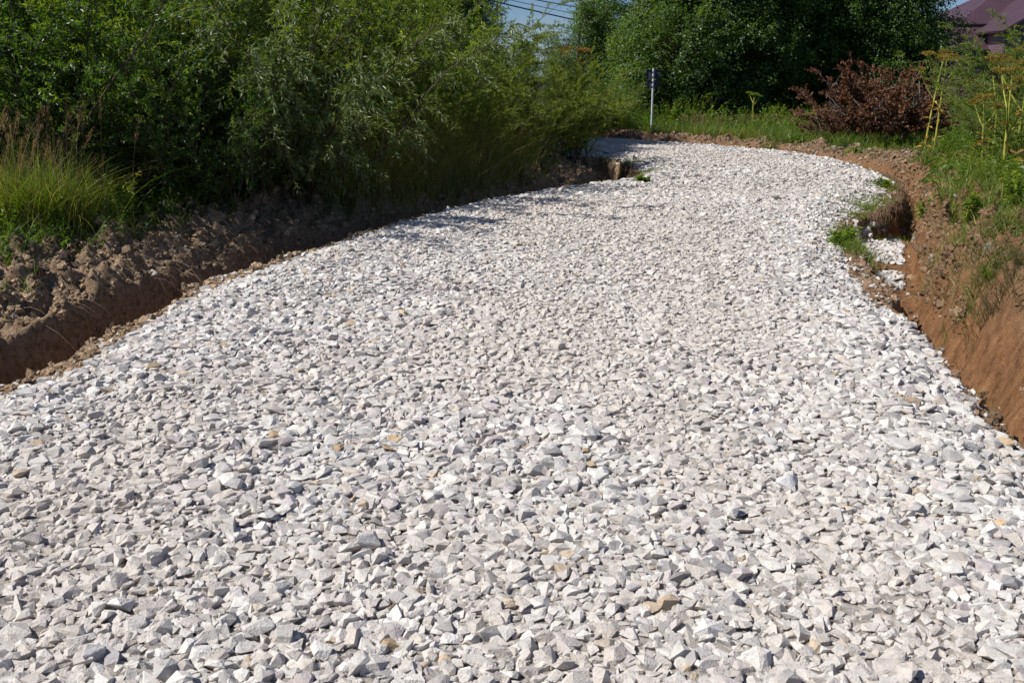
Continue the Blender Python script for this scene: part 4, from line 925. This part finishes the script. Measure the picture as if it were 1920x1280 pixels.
# ------------------------------------------------------------------ house with a maroon metal roof
rf = NT('maroon ribbed metal'); Pn = rf.n('ShaderNodeTexCoord').outputs['Object']; wv = rf.n('ShaderNodeTexWave'); wv.inputs['Scale'].default_value = 2.6
rf.l(Pn, wv.inputs[0]); nn_ = rf.noise(.8, 3, .5, Pn)
rf.bsdf(rf.ramp(nn_.outputs[0], [(.3, (.052, .025, .034)), (.7, (.070, .034, .045))]), .5, rf.bump(wv.outputs['Color'], .25, .02), .5)
wl = NT('plum cladding'); wv = wl.n('ShaderNodeTexWave'); wv.inputs['Scale'].default_value = 4; wv.bands_direction = 'Z'; wl.l(wl.n('ShaderNodeTexCoord').outputs['Object'], wv.inputs[0])
wl.bsdf((.12, .07, .09), .5, wl.bump(wv.outputs['Color'], .4, .02), .4)
trim = NT('dark trim'); trim.bsdf((.03, .015, .018), .5)
gl = NT('window glass'); gl.bsdf((.03, .04, .05), .08, None, .6)
wf = NT('white frame'); wf.bsdf((.75, .75, .74), .4)
YH = 55
def hp(px, py, Yd=YH):
    b = (640 - py) / FPX; a = (px - 960) / FPX; c, s = math.cos(PITCH), math.sin(PITCH); t = Yd / (c + b * s); return (a * t, CAMZ + (-s + b * c) * t)
def prism(name, prof, y0, y1, mat, parent):      # polygon in x,z pushed from y0 to y1
    bm = bmesh.new(); a = [bm.verts.new((p[0], y0, p[1])) for p in prof]; b = [bm.verts.new((p[0], y1, p[1])) for p in prof]; n = len(prof)
    bm.faces.new(a); bm.faces.new(b[::-1])
    for i in range(n): bm.faces.new((a[i], b[i], b[(i + 1) % n], a[(i + 1) % n])).normal_update()
    bmesh.ops.recalc_face_normals(bm, faces=bm.faces[:]); return bmobj(name, bm, mat, parent)
hx0, hz0 = hp(1795, 95); hx1 = hx0 + 13
hb = thing('house', (hx0, YH, .1), 'house with a maroon metal roof rising behind the right bank shrubs', 'house')
def quad_slab(name, pts, th, mat, parent):
    P = [Vector(p) for p in pts]; nrm_ = (P[1] - P[0]).cross(P[3] - P[0]).normalized(); bm = bmesh.new()
    a = [bm.verts.new(p) for p in P]; b = [bm.verts.new(p - nrm_ * th) for p in P]; n = len(P); bm.faces.new(a); bm.faces.new(b[::-1])
    for i in range(n): bm.faces.new((a[i], b[i], b[(i + 1) % n], a[(i + 1) % n]))
    bmesh.ops.recalc_face_normals(bm, faces=bm.faces[:]); return bmobj(name, bm, mat, parent)
W_, Dp = 13.0, 9.0; ez = hz0 - .1; kz = hp(1800, 45)[1] - .1; rz_ = kz + 2.35
# mansard: steep lower slope and a shallower upper slope, hipped at the left end
bm = bmesh.new(); box_bm(bm, (W_ / 2, Dp / 2, ez / 2 - .1), (W_ - .6, Dp - .6, ez + .2)); bmobj('wall', bm, wl.m, hb)
lo = [(0, 0, ez), (W_, 0, ez), (W_, Dp, ez), (0, Dp, ez)]; mi = [(.4, 1.3, kz), (W_ - .4, 1.3, kz), (W_ - .25, Dp - .5, kz), (.25, Dp - .5, kz)]; r0, r1 = (4.2, Dp / 2, rz_), (W_ - 4.2, Dp / 2, rz_)
bm = bmesh.new(); vl = [bm.verts.new(p) for p in lo]; vm_ = [bm.verts.new(p) for p in mi]; va, vb = bm.verts.new(r0), bm.verts.new(r1)
for i in range(4): bm.faces.new((vl[i], vl[(i + 1) % 4], vm_[(i + 1) % 4], vm_[i]))
bm.faces.new((vm_[0], vm_[1], vb, va)); bm.faces.new((vm_[1], vm_[2], vb)); bm.faces.new((vm_[2], vm_[3], va, vb)); bm.faces.new((vm_[3], vm_[0], va)); bm.faces.new(vl[::-1])
bmesh.ops.recalc_face_normals(bm, faces=bm.faces[:]); roof = bmobj('roof', bm, rf.m, hb)
for zc, yy in ((kz + .02, 1.22), (ez, -.06)):
    bm = bmesh.new(); box_bm(bm, (W_ / 2, yy, zc), (W_ + .1 - (.5 if zc > ez + 1.5 else .0), .10, .07)); bmobj('trim', bm, trim.m, roof)
# the cross gable that runs forward, rising to the right
gx0 = 1.2; dz0 = kz - .42
pr = [(gx0, dz0), (gx0 + 3.9, dz0 + 2.3), (gx0 + 7.8, dz0)]
prism('gable_wall', [(gx0 + .5, ez - .2), (gx0 + .5, dz0 + .1), (gx0 + 3.9, dz0 + 2.1), (gx0 + 7.3, dz0 + .1), (gx0 + 7.3, ez - .2)], -1.6, 2.5, wl.m, hb)
g1 = quad_slab('gable_roof', [(gx0, -2.3, dz0), (gx0 + 3.9, -2.3, dz0 + 2.3), (gx0 + 3.9, 4.5, dz0 + 2.3), (gx0, 4.5, dz0)], .12, rf.m, hb)
g2 = quad_slab('gable_roof', [(gx0 + 3.9, -2.3, dz0 + 2.3), (gx0 + 7.8, -2.3, dz0), (gx0 + 7.8, 4.5, dz0), (gx0 + 3.9, 4.5, dz0 + 2.3)], .12, rf.m, hb)
bm = bmesh.new(); box_bm(bm, (gx0 + 3.9, -1.63, ez + .6), (1.2, .06, 1.1)); win = bmobj('window', bm, wf.m, hb)
bm = bmesh.new(); box_bm(bm, (gx0 + 3.9, -1.67, ez + .6), (1.0, .03, .9)); bmobj('pane', bm, gl.m, win)
bm = bmesh.new(); box_bm(bm, (W_ * .62, Dp * .5, rz_ + .2), (.7, .7, 1.4)); bmobj('chimney', bm, wl.m, roof)

# ------------------------------------------------------------------ overhead wires in the sky gap
wm = NT('black cable'); wm.bsdf((.02, .02, .024), .5)
def wire(p0, p1, Yd, rad, label):
    a = hp(*p0, Yd); b = hp(*p1, Yd + 6); A = np.array([a[0], Yd, a[1]]); B = np.array([b[0], Yd + 6, b[1]]); D = B - A
    A2 = A - D * 3.0; B2 = B + D * 2.6; q = np.linspace(0, 1, 28); P = A2 * (1 - q)[:, None] + B2 * q[:, None]; P[:, 2] += ((q - .48) ** 2) * 2.0
    mid = P.mean(0); v, f = tubes((P - mid)[None], np.full((1, 28), rad), 6); o = mesh_np('overhead_cable', v, f, wm.m); o.location = mid
    tag(o, label, 'cable', 'overhead cables crossing the sky gap')
wire((1010, 1), (1128, 23), 46, .022, 'topmost overhead cable in the sky gap')
wire((955, 0), (1110, 34), 46.6, .014, 'thin overhead cable between the topmost and the thick one')
wire((943, 7), (1111, 46), 45.4, .030, 'thick overhead cable under the thin one')
wire((946, 64), (1060, 76), 60, .016, 'lowest overhead cable just above the distant trees')
